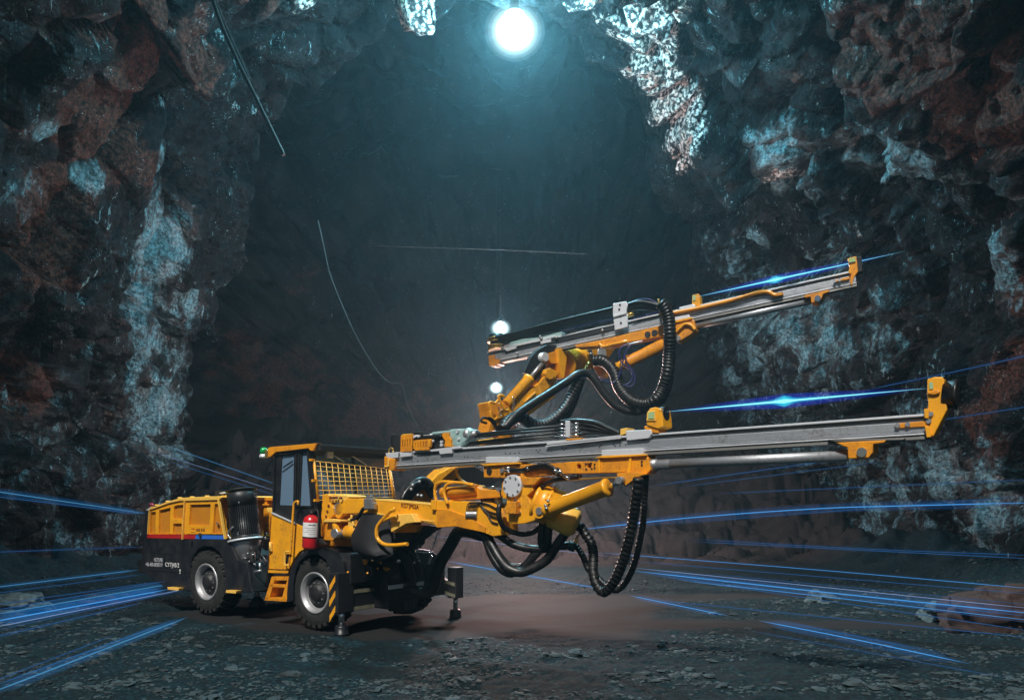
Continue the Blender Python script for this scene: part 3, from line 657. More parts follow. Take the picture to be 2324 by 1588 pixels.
# ---- tilted electric motor between the bodies
mt0, mt1 = H('A', 822, 486, .28), H('A', 868, 900, .28); mL = (mt1-mt0).length
mb = MB(); mb.lathe(mt0, mt1, [(0.0,.10),(0.0,.235),(.03,.262),(.24,.268),(.245,.235),(.25,.228),(.80,.228),(.80,.25),(.84,.25),(.86,.23)], 40)
motor = mb.build('electric_motor', 'black', rig)
a_ = (mt1-mt0).normalized(); hx = a_.cross(VF.c).normalized(); hy = a_.cross(hx); mb = MB()
for i in range(44):
    an = 2*math.pi*i/44; d = hx*math.cos(an)+hy*math.sin(an); mb.beam(mt0+a_*.27+d*.238, mt0+a_*.79+d*.238, .008, .05, d)
mb.build('cooling_fins', 'black', motor)
mb = MB(); mb.lathe(mt0 - a_*.05, mt1, [(0,.27),(.012,.285),(.03,.27),(.03,.20)], 40); mb.build('rain_hat', 'blackm', motor)
mb = MB(); mb.lathe(mt0+a_*.86, mt1, [(0,.30),(.0,.335),(.035,.335),(.035,.29)], 40); mb.build('mounting_flange', 'plate', motor)
mb = MB(); mb.lathe(mt0+a_*.9, mt1, [(0,.27),(.03,.28),(.10,.245),(.32,.205),(.34,.15),(.42,.14),(.42,.10),(.55,.10)], 36); mb.build('bell_housing', 'steel', motor)
for t_, an in ((.12, 2.2), (.83, 2.6)):
    d = hx*math.cos(an)+hy*math.sin(an)
mb = MB(); mb.ball(H('A',803,560,.005), .022); mb.ball(H('A',792,792,-.04), .02); mb.build('motor_bolts', 'chrome', motor)
pump = MB(); pump.box(H('A',875,960,.25), .22,.2,.18,VF); pump.box(H('A',845,1010,.22), .18,.16,.14,VF); pump.cyl(H('A',900,930,.1), H('A',905,1010,.1), .05); pump.build('hydraulic_pump', 'blackm', rig, .01)
mb = MB(); mb.box(H('A',888,1068,.2), .16,.16,.15,VF); mb.cyl(H('A',870,1040,.15), H('A',915,1045,.15), .05); mb.build('blue_pump_block', 'blue', rig, .01)
mb = MB(); mb.cyl(H('A',918,1078,.1), H('A',968,1066,.1), .022); mb.cyl(H('A',955,1010,.1), H('A',962,1060,.1), .02); mb.cyl(H('A',775,940,.1), H('A',815,998,.1), .018); mb.ball(H('A',780,950,.08), .025)
for x, y in ((820,1000),(868,940),(880,1000),(905,950),(850,975),(915,1020)): mb.ball(H('A',x,y,.06), .018)
mb.build('pump_fittings', 'steel', rig)
mb = MB()
for pts in ([(1010,790),(980,830),(965,900),(955,960),(960,1010)], [(728,640),(718,720),(728,790),(740,850),(800,1000)], [(960,870),(950,930),(990,980),(1000,1030)], [(890,900),(900,960),(930,1040)]):
    mb.tube(PL('A', pts, .12), .018)
mb.build('hydraulic_hose', 'rubber', rig)
mb = MB(); mb.tube(PL('A', [(758,742),(728,775),(722,800),(742,832)], .0), .018); mb.build('conduit', 'steel', rig)
# ---- chassis between and under
mb = MB()
mb.box(V0(-1.35, 1.15, .80), 1.5, 1.3, .62, VF); mb.box(V0(-0.7, 1.2, .62), 1.2, 1.5, .30, VF); mb.box(V0(.35, 1.18, .80), 1.9, 1.15, .62, VF); mb.box(V0(-.1,1.2,1.25), 1.3,1.6,.5, VF)
mb.box(V0(.9,1.18,1.0), .6,.9,.22,VF); chassis = mb.build('chassis', 'blackm', rig, .02)
mb = MB(); mb.box(V0(ur, 1.1, .58), .5, 1.6, .3, VF); mb.cyl(V0(ur,.3,.595), V0(ur,2.0,.595), .12); mb.cyl(V0(0,.3,.595), V0(0,2.1,.595), .14); mb.ball(V0(0,1.2,.595), .28); mb.build('axles', 'blackm', chassis)
slab('rear_jack_beam', 'blackm', 'A', [(860,1180),(1000,1180),(1000,1225),(860,1225)], .5, 1.9, chassis)
mb = MB(); mb.cyl(H('A',940,1200,.7), H('A',938,1275,.7), .045); mb.build('jack_leg', 'steel', chassis)
mb = MB(); mb.lathe(H('A',938,1262,.7), H('A',938,1318,.7), [(0,.07),(.06,.10),(.12,.15),(.17,.15)], 24); mb.build('jack_foot', 'blackm', chassis)
# frame pieces seen over the gap
mb = MB()
for yy in (.5, 1.5): pass
mb.prism(PL('A', [(930,520),(1052,524),(1052,546),(935,546)], .9), VF.c*.25); mb.prism(PL('A', [(985,545),(1012,545),(1008,600),(1020,640),(1020,800),(985,800),(985,620),(992,580)], .92), VF.c*.12)
mb.prism(PL('A', [(972,572),(1030,572),(1024,584),(978,584)], .88), VF.c*.3); mb.prism(PL('A', [(1025,640),(1060,640),(1060,800),(1020,800)], .8), VF.c*.5)
post = mb.build('frame_post', 'yellow2', rig, .006)
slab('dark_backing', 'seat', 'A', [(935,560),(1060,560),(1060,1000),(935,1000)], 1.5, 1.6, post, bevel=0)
slab('bracket', 'yellow_light', 'A', [(1008,600),(1056,604),(1056,632),(1045,640),(1020,634),(1008,624)], .25, .35, rig)

# ---- cab
cab_prof = [(148,205),(405,168),(440,470),(446,600),(400,640),(376,716),(136,612)]
w1 = [(205,205),(292,198),(286,560),(186,556)]; w2 = [(350,176),(382,182),(410,572),(333,566)]
cab = slab('cab', 'black', 'B', cab_prof, 0.0, 0.06, holes=[w1, w2], bevel=.008)
slab('side_window', 'glass', 'B', w1, .02, .032, cab, bevel=0); slab('side_window', 'glass', 'B', w2, .02, .032, cab, bevel=0)
mb = MB(); mb.beam(H('B',160,205,-.012), H('B',150,600,-.012), .03,.05,VF.c); mb.beam(H('B',312,188,-.012), H('B',306,560,-.012), .03,.05,VF.c); mb.beam(H('B',332,186,-.012), H('B',318,566,-.012), .02,.03,VF.c); mb.beam(H('B',396,172,-.012), H('B',428,560,-.012), .03,.06,VF.c); mb.beam(H('B',305,563,-.014), H('B',420,566,-.014), .02,.03,VF.c)
mb.build('pillars', 'black', cab, .004)
mb = MB(); mb.beam(H('B',215,285,.012), H('B',282,240,.012), .008,.014,VF.c); mb.beam(H('B',212,318,.012), H('B',286,262,.012), .008,.012,VF.c); mb.build('wiper', 'blackm', cab)
# inside: rear wall, floor, seat back, console
mb = MB(); u0 = VF.loc(H('B',150,400,.0)).x; u1 = VF.loc(H('B',430,400,0)).x
zb = VF.loc(H('B',300,700,0)).z; zt = VF.loc(H('B',300,180,0)).z
mb.box(V0((u0+u1)/2, .9, zb-.05), (u1-u0), 1.7, .06, VF); mb.box(V0(u0+.03, .9, zb+.35), .05, 1.66, .8, VF)
mb.build('cab_floor', 'seat', cab)
mb = MB(); mb.box(V0(u0+.35,.6,zb+.25), .14,.5,.6,VF); mb.box(V0(u0+.55,.6,zb+.12), .45,.5,.12,VF); mb.build('seat', 'seat', cab, .03)
mb = MB(); mb.box(V0(u1-.28,.7,zb+.3), .2,1.0,.25,VF); mb.box(V0(u0+.25,.25,zb+.22), .25,.2,.45,VF); mb.build('console', 'seat', cab, .02)
slab('far_side_frame', 'black', 'B', cab_prof, 1.74, 1.78, cab, holes=[w1, w2])
# windscreen: sloping plane behind the grille
ut = VF.loc(H('B',412,175,0)).x; ub = VF.loc(H('B',438,480,0)).x; z_t = VF.loc(H('B',412,175,0)).z; z_b = VF.loc(H('B',438,520,0)).z
def WS(y, k, off=0.0): return V0(ut + (ub-ut)*k + off, y, z_t + (z_b-z_t)*k)
mb = MB(); mb.prism([WS(.06,.02), WS(1.74,.02), WS(1.74,1.0), WS(.06,1.0)], VF.a*.012); mb.build('windscreen', 'glass', cab)
mb = MB()
for y in (.05, .92, 1.75): mb.beam(WS(y,0), WS(y,1.02), .06,.05)
mb.beam(WS(.02,.02), WS(1.78,.02), .06,.08); mb.beam(WS(.02,1.02), WS(1.78,1.02), .06,.10); mb.beam(WS(.02,.30), WS(1.78,.30), .05,.03)
mb.box(V0(ub-.05,.9,z_b-.3), .12, 1.7, .55, VF)
mb.build('windscreen_frame', 'black', cab, .006)
mb = MB(); 
for a0, a1 in (((565,195),(650,250)),((688,195),(810,272))):
    p = HU('B', a0[0], a0[1], ut+.06); q = HU('B', a1[0], a1[1], ut+.10); mb.beam(p, q, .02,.02)
mb.build('windscreen_wiper', 'plate', cab)
mb = MB(); p = HU('B', 543, 188, ut+.12); mb.box(p, .08,.14,.15,VF); hl = mb.build('cab_headlight', 'plate', cab, .015)
mb = MB(); mb.box(p + VF.b*.10, .08,.16,.04,VF); mb.build('lamp_bracket', 'blackm', hl)
# roof
mb = MB()
roof = slab('cab_roof', 'yellow2', 'B', [(104,150),(120,143),(455,115),(430,170),(408,170),(392,152),(155,180),(150,190),(118,216),(104,212)], -.07, .05, rig, bevel=.01)
rt = H('B',455,115,-.07); rb = H('B',120,143,-.07)
ra, rz = VF.loc(rt), VF.loc(rb)
mb = MB(); mb.prism([V0(rz.x, -.02, rz.z-.02), V0(rz.x, 1.85, rz.z-.02), V0(ra.x+.03, 1.85, ra.z-.02), V0(ra.x+.03, -.02, ra.z-.02)], (0,0,-.10)); mb.build('roof_panel', 'blackm', roof, .01)
mb = MB(); mb.prism([V0(ra.x, -.06, ra.z-.005), V0(ra.x+.02, 1.84, ra.z-.005), V0(ra.x-.14, 1.84, ra.z-.17), V0(ra.x-.14, -.02, ra.z-.17)], VF.a*-.05); mb.build('roof_visor', 'black', roof, .01)
# beacon
mb = MB(); c = H('K', 885, 300, .05); mb.lathe(c - VF.b*.06, c + VF.b*.1, [(0,.075),(.02,.075),(.07,.062)], 24); bb = mb.build('warning_beacon', 'plate', roof)
mb = MB(); mb.lathe(c + VF.b*.005, c + VF.b*.2, [(0,.066),(.07,.064),(.10,.05),(.118,.02),(.12,.001)], 24); mb.build('beacon_lens', 'green', bb)
mb = MB(); mb.box(H('K',965,290,.03), .05,.08,.12,VF); mb.build('beacon_bracket', 'brass', bb, .005)
# lower cab: yellow door skin
door_pts = [(136,614),(378,722),(380,862),(330,890),(285,950),(252,1030),(246,1044),(105,1040),(118,800)]
door = slab('cab_door', 'yellow', 'B', door_pts, -.03, .05, bevel=.008)
mb = MB(); mb.beam(H('B',136,612,-.036), H('B',312,692,-.036), .02,.035,VF.c); mb.build('door_trim', 'plate', door)
mb = MB(); mb.beam(H('B',275,700,-.033), H('B',262,1010,-.033), .012,.012,VF.c); mb.beam(H('B',110,1012,-.033), H('B',258,1018,-.033), .012,.012,VF.c); mb.beam(H('B',128,640,-.033), H('B',112,1010,-.033), .012,.010,VF.c); mb.build('door_seam', 'darklettering', door)
mb = MB(); mb.tube(PL('B',[(262,888),(236,888),(226,905),(224,960),(230,984),(258,986)], -.09), .013); mb.build('door_handle', 'yellow_light', door)
mb = MB(); mb.prism(PL('B',[(236,905),(256,905),(252,972),(232,968)], -.034), VF.c*.01); mb.build('handle_recess', 'blackm', door)
for y_ in (838, 870):
    pass
mb = MB(); mb.cyl(H('B',124,820,-.05), H('B',122,892,-.05), .022); mb.beam(H('B',138,830,-.04), H('B',136,885,-.04), .02,.05,VF.c); mb.build('door_hinge', 'yellow_light', door)
mb = MB(); mb.tube(PL('B',[(320,556),(322,530),(306,534),(292,550),(286,620),(276,780),(268,905)], -.12), .020); mb.build('grab_rail', 'yellow', rig)
# steps
mb = MB()
for pts in ([(132,1066),(160,1066),(112,1232),(82,1230)],):
    mb.prism(PL('B', pts, -.04), VF.c*.30)
mb.prism(PL('B',[(226,1140),(252,1068),(248,1180),(238,1244),(200,1240)], -.04), VF.c*.05)
mb.prism(PL('B',[(136,1066),(250,1066),(250,1094),(130,1094)], -.03), VF.c*.06)
mb.prism(PL('B',[(118,1118),(232,1124),(228,1146),(112,1140)], -.04), VF.c*.26); mb.prism(PL('B',[(86,1212),(236,1222),(236,1246),(80,1236)], -.04), VF.c*.26)
mb.build('access_steps', 'yellow2', rig, .006)
# fender over the near front wheel
mb = MB(); outer = [(242,1200),(250,1100),(272,1010),(315,930),(375,882),(450,862),(530,876),(600,905),(640,960),(655,1040),(560,1040)]
inner = [(548,1010),(520,950),(480,915),(430,905),(375,918),(330,960),(300,1030),(285,1120),(282,1240),(240,1250)]
f1 = slab('fender', 'black', 'B', outer + inner, -.05, .0, bevel=.01)
mb = MB(); top = PL('B', outer[:-1], -.05)
for i in range(len(top)-1): mb.prism([top[i], top[i+1], top[i+1]-VF.b*.02, top[i]-VF.b*.02], VF.c*.55)
mb.build('fender_top', 'black', f1)
mb = MB(); mb.box(V0(.55,.32,1.02), .5,.6,.5, VF); mb.build('fender_box', 'black', f1, .03)
# fire extinguisher
c0, c1 = H('B', 408, 868, -.14), H('B', 418, 625, -.14); L = (c1-c0).length
mb = MB(); mb.lathe(c0, c1, [(0,.10),(.02,.125),(.03,.13),(L-.12,.13),(L-.05,.115),(L-.01,.06),(L,.03)], 32); fx = mb.build('fire_extinguisher', 'red', rig)
a2 = (c1-c0).normalized(); mb = MB(); s0 = len(mb.v); vd = (-VF.c + VF.a*.0)
x_ = a2.cross(VF.c).normalized(); 
vs = []; fs = []
for k in range(2):
    for i in range(13):
        an = math.radians(-100 + 130*i/12); d = (-VF.c)*math.cos(an) + x_*math.sin(an); vs.append(c0 + a2*(L*.34 if k == 0 else L*.78) + d*.132)
for i in range(12): fs.append((i, i+1, 14+i, 13+i))
mb.add(vs, fs, True); mb.build('label', 'white', fx)
mb = MB()
for zf, ln in ((.70,.5),(.62,.8),(.56,.6),(.50,.8),(.44,.5)):
    vs = []; 
    for k in range(2):
        for i in range(7):
            an = math.radians(-80 + 100*ln*i/6); d = (-VF.c)*math.cos(an) + x_*math.sin(an); vs.append(c0 + a2*(L*(zf + (.022 if zf == .70 else .008)*k)) + d*.1335)
    mb.add(vs, [(i, i+1, 8+i, 7+i) for i in range(6)], True)
mb.build('label_print', 'blackm', fx)
mb = MB(); mb.cyl(c1, c1+a2*.06, .03); mb.box(c1+a2*.08, .14,.03,.03,VF); mb.tube([c1+a2*.07, c1+a2*.08+VF.a*.12, c1-a2*.05+VF.a*.17, c1-a2*.35+VF.a*.17, c1-a2*.45+VF.a*.15], .014); mb.build('extinguisher_valve', 'blackm', fx)
mb = MB(); mb.lathe(c0 + a2*(L*.33) , c1, [(0,.134),(.02,.134)], 32); mb.build('extinguisher_strap', 'blackm', fx)
mb = MB(); mb.cyl(H('I',285,730,-.1), H('I',240,1040,-.1), .012); mb.build('horn_pipe', 'chrome', fx)
mb = MB(); mb.prism(PL('I',[(215,1045),(300,1050),(430,1170),(380,1175),(225,1085)], -.12), VF.c*.05); mb.build('discharge_horn', 'flap', fx)

# ---- windscreen guard: welded grille
ug = ub + .14
def G(x, y): return HU('B', x, y, ug)
mb = MB(); g = [G(434,242), G(985,300), G(1006,498), G(462,522)]
tl, tr_, br, bl = [VF.loc(p) for p in g]
def GP(s, k): 
    y = tl.y + (tr_.y - tl.y)*s; z = (tl.z*(1-s)+tr_.z*s)*(1-k) + (bl.z*(1-s)+br.z*s)*k; return V0(ug + .10*k, y, z)
for i in range(15):
    s_ = i/14; mb.tube([GP(s_, 0), GP(s_, 1)], .006, 6, sub=False)
for j in range(9):
    k = j/8; mb.tube([GP(-.01, k), GP(1.01, k)], .006, 6, sub=False)
gd = mb.build('windscreen_guard', 'yellow_light', rig)
mb = MB(); mb.tube([GP(0,-.03), GP(0,.97)], .022, 8, sub=False); mb.tube([GP(.975,-.03), GP(.975,1.05)], .024, 8, sub=False); mb.tube([GP(.975,-.03), GP(.975,1.05)], .02, 8, sub=False)
for p in (GP(-.02,-.02), GP(-.02,.5), GP(-.02,1.0)): mb.box(p, .05,.08,.04,VF)
mb.build('guard_frame', 'yellow', gd)

# ---- outriggers
def outrigger(c, post_pts, d0, d1, near):
    return slab('outrigger', 'black', c, post_pts, d0, d1, bevel=.008)
uo = .66
VN = Frame(V0(uo, -.2, 0), VF.a, (0,0,1), VF.c)
q0 = VF.loc(H('B',552,1040,-.22)); q1 = VF.loc(H('B',600,1330,-.22))
ou = MB(); ua, ub_ = VF.loc(H('B',540,1200,-.22)).x, VF.loc(H('B',606,1200,-.22)).x
ou.box(V0((ua+ub_)/2, -.22+.17, (q0.z+q1.z)/2), ub_-ua, .34, q0.z-q1.z, VF); outr = ou.build('outrigger', 'black', rig, .012)
fz = VF.loc(H('B',600,1036,-.22)).z
mb = MB()
us = ua + .02
for k in range(3):
    zc = q0.z - .16 - k*.235; w_ = (ub_-ua)*.62
    mb.prism([V0(us, -.224, zc-.14), V0(us+w_, -.224, zc+.03), V0(us+w_, -.224, zc+.13), V0(us, -.224, zc-.04)], VF.c*.006)
mb.build('hazard_stripes', 'yellow', outr)
def leg(u, y, ztop, par):
    mb = MB(); mb.cyl(V0(u,y,ztop), V0(u,y,.10), .05); mb.build('jack_leg', 'chrome', par)
    mb = MB(); mb.lathe(V0(u,y,.14), V0(u,y,-.01), [(0,.075),(.01,.095),(.025,.10),(.12,.105),(.125,.118),(.15,.12)], 28); mb.build('jack_foot', 'black', par)
leg((ua+ub_)/2+.0, -.05, q1.z+.1, outr)
uf = ub_ - .02
mb = MB(); mb.box(V0(uf-.07, .65, .52), .15, 1.2, .34, VF); arm = mb.build('outrigger_arm', 'black', outr, .01)
mb = MB(); 
for z_ in (.655, .385): mb.box(V0(uf+.008, .65, z_), .012, 1.2, .055, VF)
mb.build('slide_strip', 'beamside', arm)
# far outrigger
yf = 2.62; uF = .90
o2 = MB(); o2.box(V0(uF, yf-.1, .61), .20, .22, .56, VF); o2 = o2.build('outrigger', 'black', rig, .012)
mb = MB(); mb.cyl(V0(uF, yf-.1, .4), V0(uF, yf-.1, .1), .042); mb.build('jack_leg', 'chrome', o2)
mb = MB(); mb.lathe(V0(uF,yf-.1,.13), V0(uF,yf-.1,0), [(0,.06),(.02,.09),(.03,.10),(.13,.105),(.15,.11)], 28); mb.build('jack_foot', 'black', o2)
mb = MB(); mb.prism(PL('J',[(1400,560),(1905,720),(1905,930),(1400,760)], 2.42), VF.c*.18); ar2 = mb.build('outrigger_arm', 'black', o2, .01)
for pts in ([(1400,555),(1905,712),(1905,760),(1400,600)],[(1400,690),(1905,880),(1905,925),(1400,735)]): slab('slide_strip', 'beamside', 'J', pts, 2.405, 2.44, ar2, bevel=0)
# front lower machinery
mb = MB(); mb.box(V0(.85,.95,.62), .45,.75,.55,VF); mb.box(V0(1.0,.75,.98), .3,.3,.3,VF); mb.cyl(V0(.9,.3,.95), V0(.9,1.0,.95), .12); mb.box(V0(1.05,1.05,.48), .2,.22,.42,VF); mb.box(V0(.75,1.6,.55), .25,.8,.2,VF); mb.box(V0(1.0,.62,.75), .18,.14,.3,VF); mb.cyl(V0(1.08,.85,.7), V0(1.08,1.1,.7), .07)
fm = mb.build('front_machinery', 'black', chassis, .03)
mb = MB(); mb.box(HU('J',1205,745,1.35), .02, .82, .065, VF); mb.build('reflector_bar', 'white', fm, .004)
mb = MB(); mb.prism(PU('J',[(560,370),(625,372),(620,440),(590,445)], 1.15), VF.a*.03); mb.prism(PU('J',[(865,480),(950,490),(945,515),(905,540),(880,520)], 1.2), VF.a*.03)
for x,y in ((710,390),(833,418),(360,556),(640,570),(1165,520),(790,500)): mb.ball(HU('J',x,y,1.2), .018)
mb.build('marker_tags', 'yellow2', fm)
mb = MB(); mb.prism(PU('J',[(1270,260),(1400,215),(1560,240),(1660,300),(1640,400),(1480,470),(1340,470),(1290,380)], 1.5), VF.a*-.3); mb.build('hose_guard', 'black', fm, .03)
mb = MB()
for pts in ([(1180,170),(1210,240),(1240,330),(1275,400)], [(1060,390),(1000,430),(900,440)], [(1480,470),(1475,560),(1490,650),(1530,700),(1560,650)], [(1240,720),(1220,790),(1150,800)], [(1085,860),(1110,930),(1200,955),(1290,920),(1310,880)], [(1170,520),(1215,580),(1130,630),(1120,660)]):
    mb.tube(PU('J', pts, 1.42), .014, 8)
mb.build('cable_loop', 'flap', fm)
def chain(mb, P, link=.05, r=.009):
    pts = spline(P, link); 
    for i in range(len(pts)-1):
        a, b = pts[i], pts[i+1]; t = (b-a).normalized(); s1 = t.cross(VF.c).normalized() if i % 2 else VF.c
        w_ = link*.38; mb.tube([a - t*link*.12 , a+s1*w_+t*link*.2, b+s1*w_-t*link*.2, b+t*link*.12, b-s1*w_-t*link*.2, a-s1*w_+t*link*.2, a-t*link*.12], r, 5, sub=False)
mb = MB()
for pts in ([(1340,262),(1450,272),(1560,265)], [(1340,262),(1350,330),(1330,400),(1290,425)], [(1350,340),(1370,390),(1400,420)], [(1555,268),(1560,340),(1520,435)], [(1180,170),(1200,210),(1225,235)]):
    chain(mb, PU('J', pts, 1.56), .055, .009)
mb.build('chain', 'chrome', fm)
# twisted black hoses running down at the front
def hose(name, c, pts, dep, r, rib=.0, pitch=.07, fr=None, m='rubber', par=None):
    P = []
    for i, p in enumerate(pts):
        d = dep if not isinstance(dep, (list, tuple)) else dep[i]
        P.append(at(*sc(c, p[0], p[1]), d))
    mb = MB(); mb.tube(P, r, 16, rib=rib, pitch=pitch); return mb.build(name, m, par or rig)
hose('hose_bundle', 'C', [(240,1130),(300,1240),(300,1330),(250,1400),(330,1460),(420,1440),(460,1330),(490,1230),(560,1110),(620,1010),(690,1000),(800,1030)], [12.9,13.1,13.2,13.2,13.1,13,12.9,12.7,12.5,12.3,12.1,11.9], .095)
hose('hose_bundle', 'C', [(160,1120),(220,1180),(260,1290),(270,1380),(200,1420)], [12.7,12.8,13,13.1,13.1], .07)

# ---- near boom
NB = Frame(V0(0, .12, 0), VF.a, (0,0,1), VF.c)
def nb(name, m, c, pts, d0, d1, par=None, bevel=.01, holes=()): return slab(name, m, c, pts, d0, d1, par, NB, bevel, holes)
turret = nb('boom_turret', 'yellow', 'I', [(365,135),(480,130),(500,160),(500,300),(580,420),(590,560),(520,640),(395,660),(330,1020),(330,700),(345,420)], -.16, .25)
nb('turret_top_plate', 'yellow_light', 'I', [(365,130),(520,120),(880,155),(935,180),(880,230),(800,300),(500,300),(500,160)], -.10, .30, turret)
nb('turret_bracket', 'yellow_light', 'I', [(395,655),(560,640),(735,670),(735,710),(395,715)], -.2, .3, turret)
nb('turret_base', 'yellow2', 'I', [(375,710),(690,715),(780,885),(700,1000),(560,1100),(370,1080)], -.1, .5, turret)
nb('turret_lug', 'yellow', 'I', [(560,740),(600,735),(690,900),(670,1040),(600,1060),(560,1000),(580,860)], -.22, -.14, turret)
mb = MB(); p = H('I',605,945,-.24,NB); mb.cyl(p, p+VF.c*.3, .075); p = H('I',690,430,-.12,NB); mb.cyl(p, p+VF.c*.4, .10); mb.build('pivot_pin', 'steel', turret)
mb = MB(); p = H('I',760,430,-.10,NB); mb.cyl(p, p+VF.c*.3, .11); mb.build('pivot_boss', 'yellow', turret)
mb = MB()
for x,y in ((525,205),(590,205),(640,200),(730,210),(485,370),(460,485),(435,590)):
    p = H('I',x,y,-.175,NB); mb.cyl(p, p+VF.c*.04, .022, n=6, smooth=False)
mb.build('bolts', 'darklettering', turret)
nb('turret_skirt', 'yellow2', 'I', [(300,1090),(960,1080),(960,1210),(300,1210)], .25, .7, turret)
boom = nb('boom', 'yellow', 'C', [(-40,762),(90,768),(420,800),(560,770),(600,800),(450,830),(455,965),(440,952),(190,900),(0,885),(-20,800)], -.14, .20)
nb('boom_rear', 'yellow', 'I', [(640,340),(900,215),(1160,215),(1300,240),(1440,270),(2223,310),(2223,480),(2200,505),(1880,470),(1180,525),(790,535),(700,640),(630,600)], -.12, .18, boom)
mb = MB(); mb.prism(PL('C',[(0,762),(420,800),(420,808),(0,772)], -.145, NB), VF.c*.35); mb.build('boom_top_flange', 'yellow_light', boom, .004)
mb = MB(); mb.prism(PL('C',[(-10,862),(440,925),(440,935),(-10,872)], -.15, NB), VF.c*.02); mb.build('boom_weld_strip', 'yellow_light', boom)
vtext('KGTJP02A', 'C', 196, 833, (326, 848), .085, 'darklettering', boom, dep=-.148, fr=NB)
box_ = nb('boom_box_section', 'yellow', 'C', [(400,805),(455,775),(700,780),(830,790),(900,830),(960,900),(960,1030),(880,1040),(800,1010),(620,960),(455,975),(450,840)], -.18, .16)
mb = MB(); mb.prism(PL('C',[(460,838),(540,838),(690,895),(820,970),(815,1012),(600,965),(465,975)], -.205, NB), VF.c*.03); mb.build('side_plate', 'yellow2', box_, .006)
mb = MB(); mb.prism(PL('C',[(415,770),(455,770),(455,845),(415,840)], -.20, NB), VF.c*.36); mb.build('box_collar', 'yellow', box_, .008)
gus = nb('boom_gusset', 'yellow_light', 'C', [(115,880),(270,870),(305,935),(230,945),(120,1010),(115,950)], -.26, .1, boom)
nb('lower_cylinder_lug', 'yellow2', 'C', [(120,940),(240,935),(330,960),(300,1010),(140,1015)], -.1, .15, boom)
# rubber flap, hoop
fl = PL('I', [(1190,560),(1120,680),(1040,840),(970,980),(960,1120),(1010,1290),(1200,1420),(1500,1480),(1750,1380)], -.22, NB)
fr2 = PL('I', [(1700,560),(1720,640),(1740,760),(1760,900),(1780,1020),(1790,1140),(1800,1240),(1810,1320),(1820,1380)], -.20, NB)
mb = MB(); vs = []; 
for k in range(9):
    for j in range(7):
        s_ = j/6; p = fl[k].lerp(fr2[k], s_) - VF.c*(.22*math.sin(math.pi*s_)*(.4+.6*k/8)); vs.append(p)
vs2 = [p + VF.c*.02 for p in vs]; n_ = len(vs); fs = []
for k in range(8):
    for j in range(6):
        a = k*7+j; fs += [(a,a+1,a+8,a+7),(n_+a,n_+a+7,n_+a+8,n_+a+1)]
mb.add(vs+vs2, fs, True); flap = mb.build('rubber_flap', 'flap', rig)
mb = MB(); mb.prism(PL('I', [(1750,700),(1780,1000),(1820,1240),(2100,1200),(2223,1100),(2223,900),(2000,900)], -.05, NB), VF.c*.35); mb.build('flap_underside', 'blackm', flap, .03)
mb = MB(); mb.prism(PL('C', [(110,1010),(330,960),(440,965),(360,1010),(300,1060),(200,1100),(60,1090)], .0, NB), VF.c*.3); mb.prism(PL('J', [(400,0),(1230,0),(1240,160),(1150,230),(1000,330),(800,420),(620,420),(500,300),(400,200)], .25, NB), VF.c*.4); mb.build('dark_linkage', 'blackm', flap, .03)
mb = MB(); mb.tube(PL('I', [(1850,410),(1855,460),(1780,480),(1640,640),(1540,760),(1500,860),(1500,1000),(1550,1100),(1650,1170),(1780,1190),(1960,1185),(2140,1165)], -.36, NB), .030); mb.tube(PL('I',[(1600,700),(1720,640),(1850,590),(1920,600)], -.35, NB), .026); mb.build('guard_hoop', 'yellow', rig)
# lift cylinder
p, q = H('I',640,945,-.02,NB), H('I',880,925,-.02,NB); mb = MB(); mb.cyl(p, q, .055); mb.build('lift_cylinder_rod', 'chrome', rig)
q2 = H('I',1240,905,-.02,NB); mb = MB(); mb.lathe(q, q2, [(0,.08),(.02,.12),((q2-q).length,.12)], 28); mb.build('lift_cylinder', 'yellow', rig)
mb = MB(); p = H('I',1350,330,-.2,NB); mb.box(p, .18,.08,.16,VF); mb.box(p+VF.b*.1, .10,.06,.06,VF); mb.box(p+VF.a*.1-VF.b*.05+VF.b*.02, .05,.07,.1,VF); mb.build('valve_block', 'steel', rig, .01)
mb = MB(); mb.tube(PL('I',[(1290,410),(1210,430),(1130,560),(1050,640),(960,670)], -.2, NB), .022); mb.tube(PL('I',[(1290,430),(1220,450),(1150,580),(1090,660)], -.18, NB), .02); mb.build('valve_hoses', 'rubber', rig)
mb = MB(); mb.tube(PL('I',[(975,560),(965,640),(900,660),(990,680),(1010,760),(1040,830)], -.1, NB), .02); mb.box(H('I',1010,720,-.05,NB), .12,.1,.12,VF); mb.build('pipe_fittings', 'yellow_light', rig)
# upper cylinder on the boom, tubes
p, q = H('C',500,716,-.10,NB), H('C',760,690,-.10,NB); mb = MB(); mb.lathe(p, q, [(0,.06),(0,.075),((q-p).length,.075)], 24)
p2, q2 = H('C',745,690,-.10,NB), H('C',905,728,-.04,NB); mb.prism(PL('C',[(530,720),(740,655),(790,690),(905,695),(960,720),(940,750),(560,775)], -.10, NB), VF.c*.22); cyl = mb.build('tilt_cylinder', 'yellow2', rig, .01)
mb = MB(); mb.cyl(H('C',770,690,.0,NB), H('C',925,678,.0,NB), .028); mb.build('cylinder_rod', 'chrome', cyl)
mb = MB(); p = H('C',925,668,-.1,NB); mb.cyl(p, p+VF.c*.2, .075); mb.build('rod_eye', 'steel', cyl)
mb = MB()
mb.tube(PL('C',[(455,775),(445,710),(455,660),(490,635),(560,635),(690,650),(735,655)], -.16, NB), .022)
mb.tube(PL('C',[(540,800),(515,720),(525,670),(560,645),(640,642),(735,660)], -.22, NB), .022)
mb.tube(PL('C',[(610,530),(608,570),(640,620),(700,655)], .0, NB), .02)
mb.build('grab_hoops', 'yellow', rig)
mb = MB()
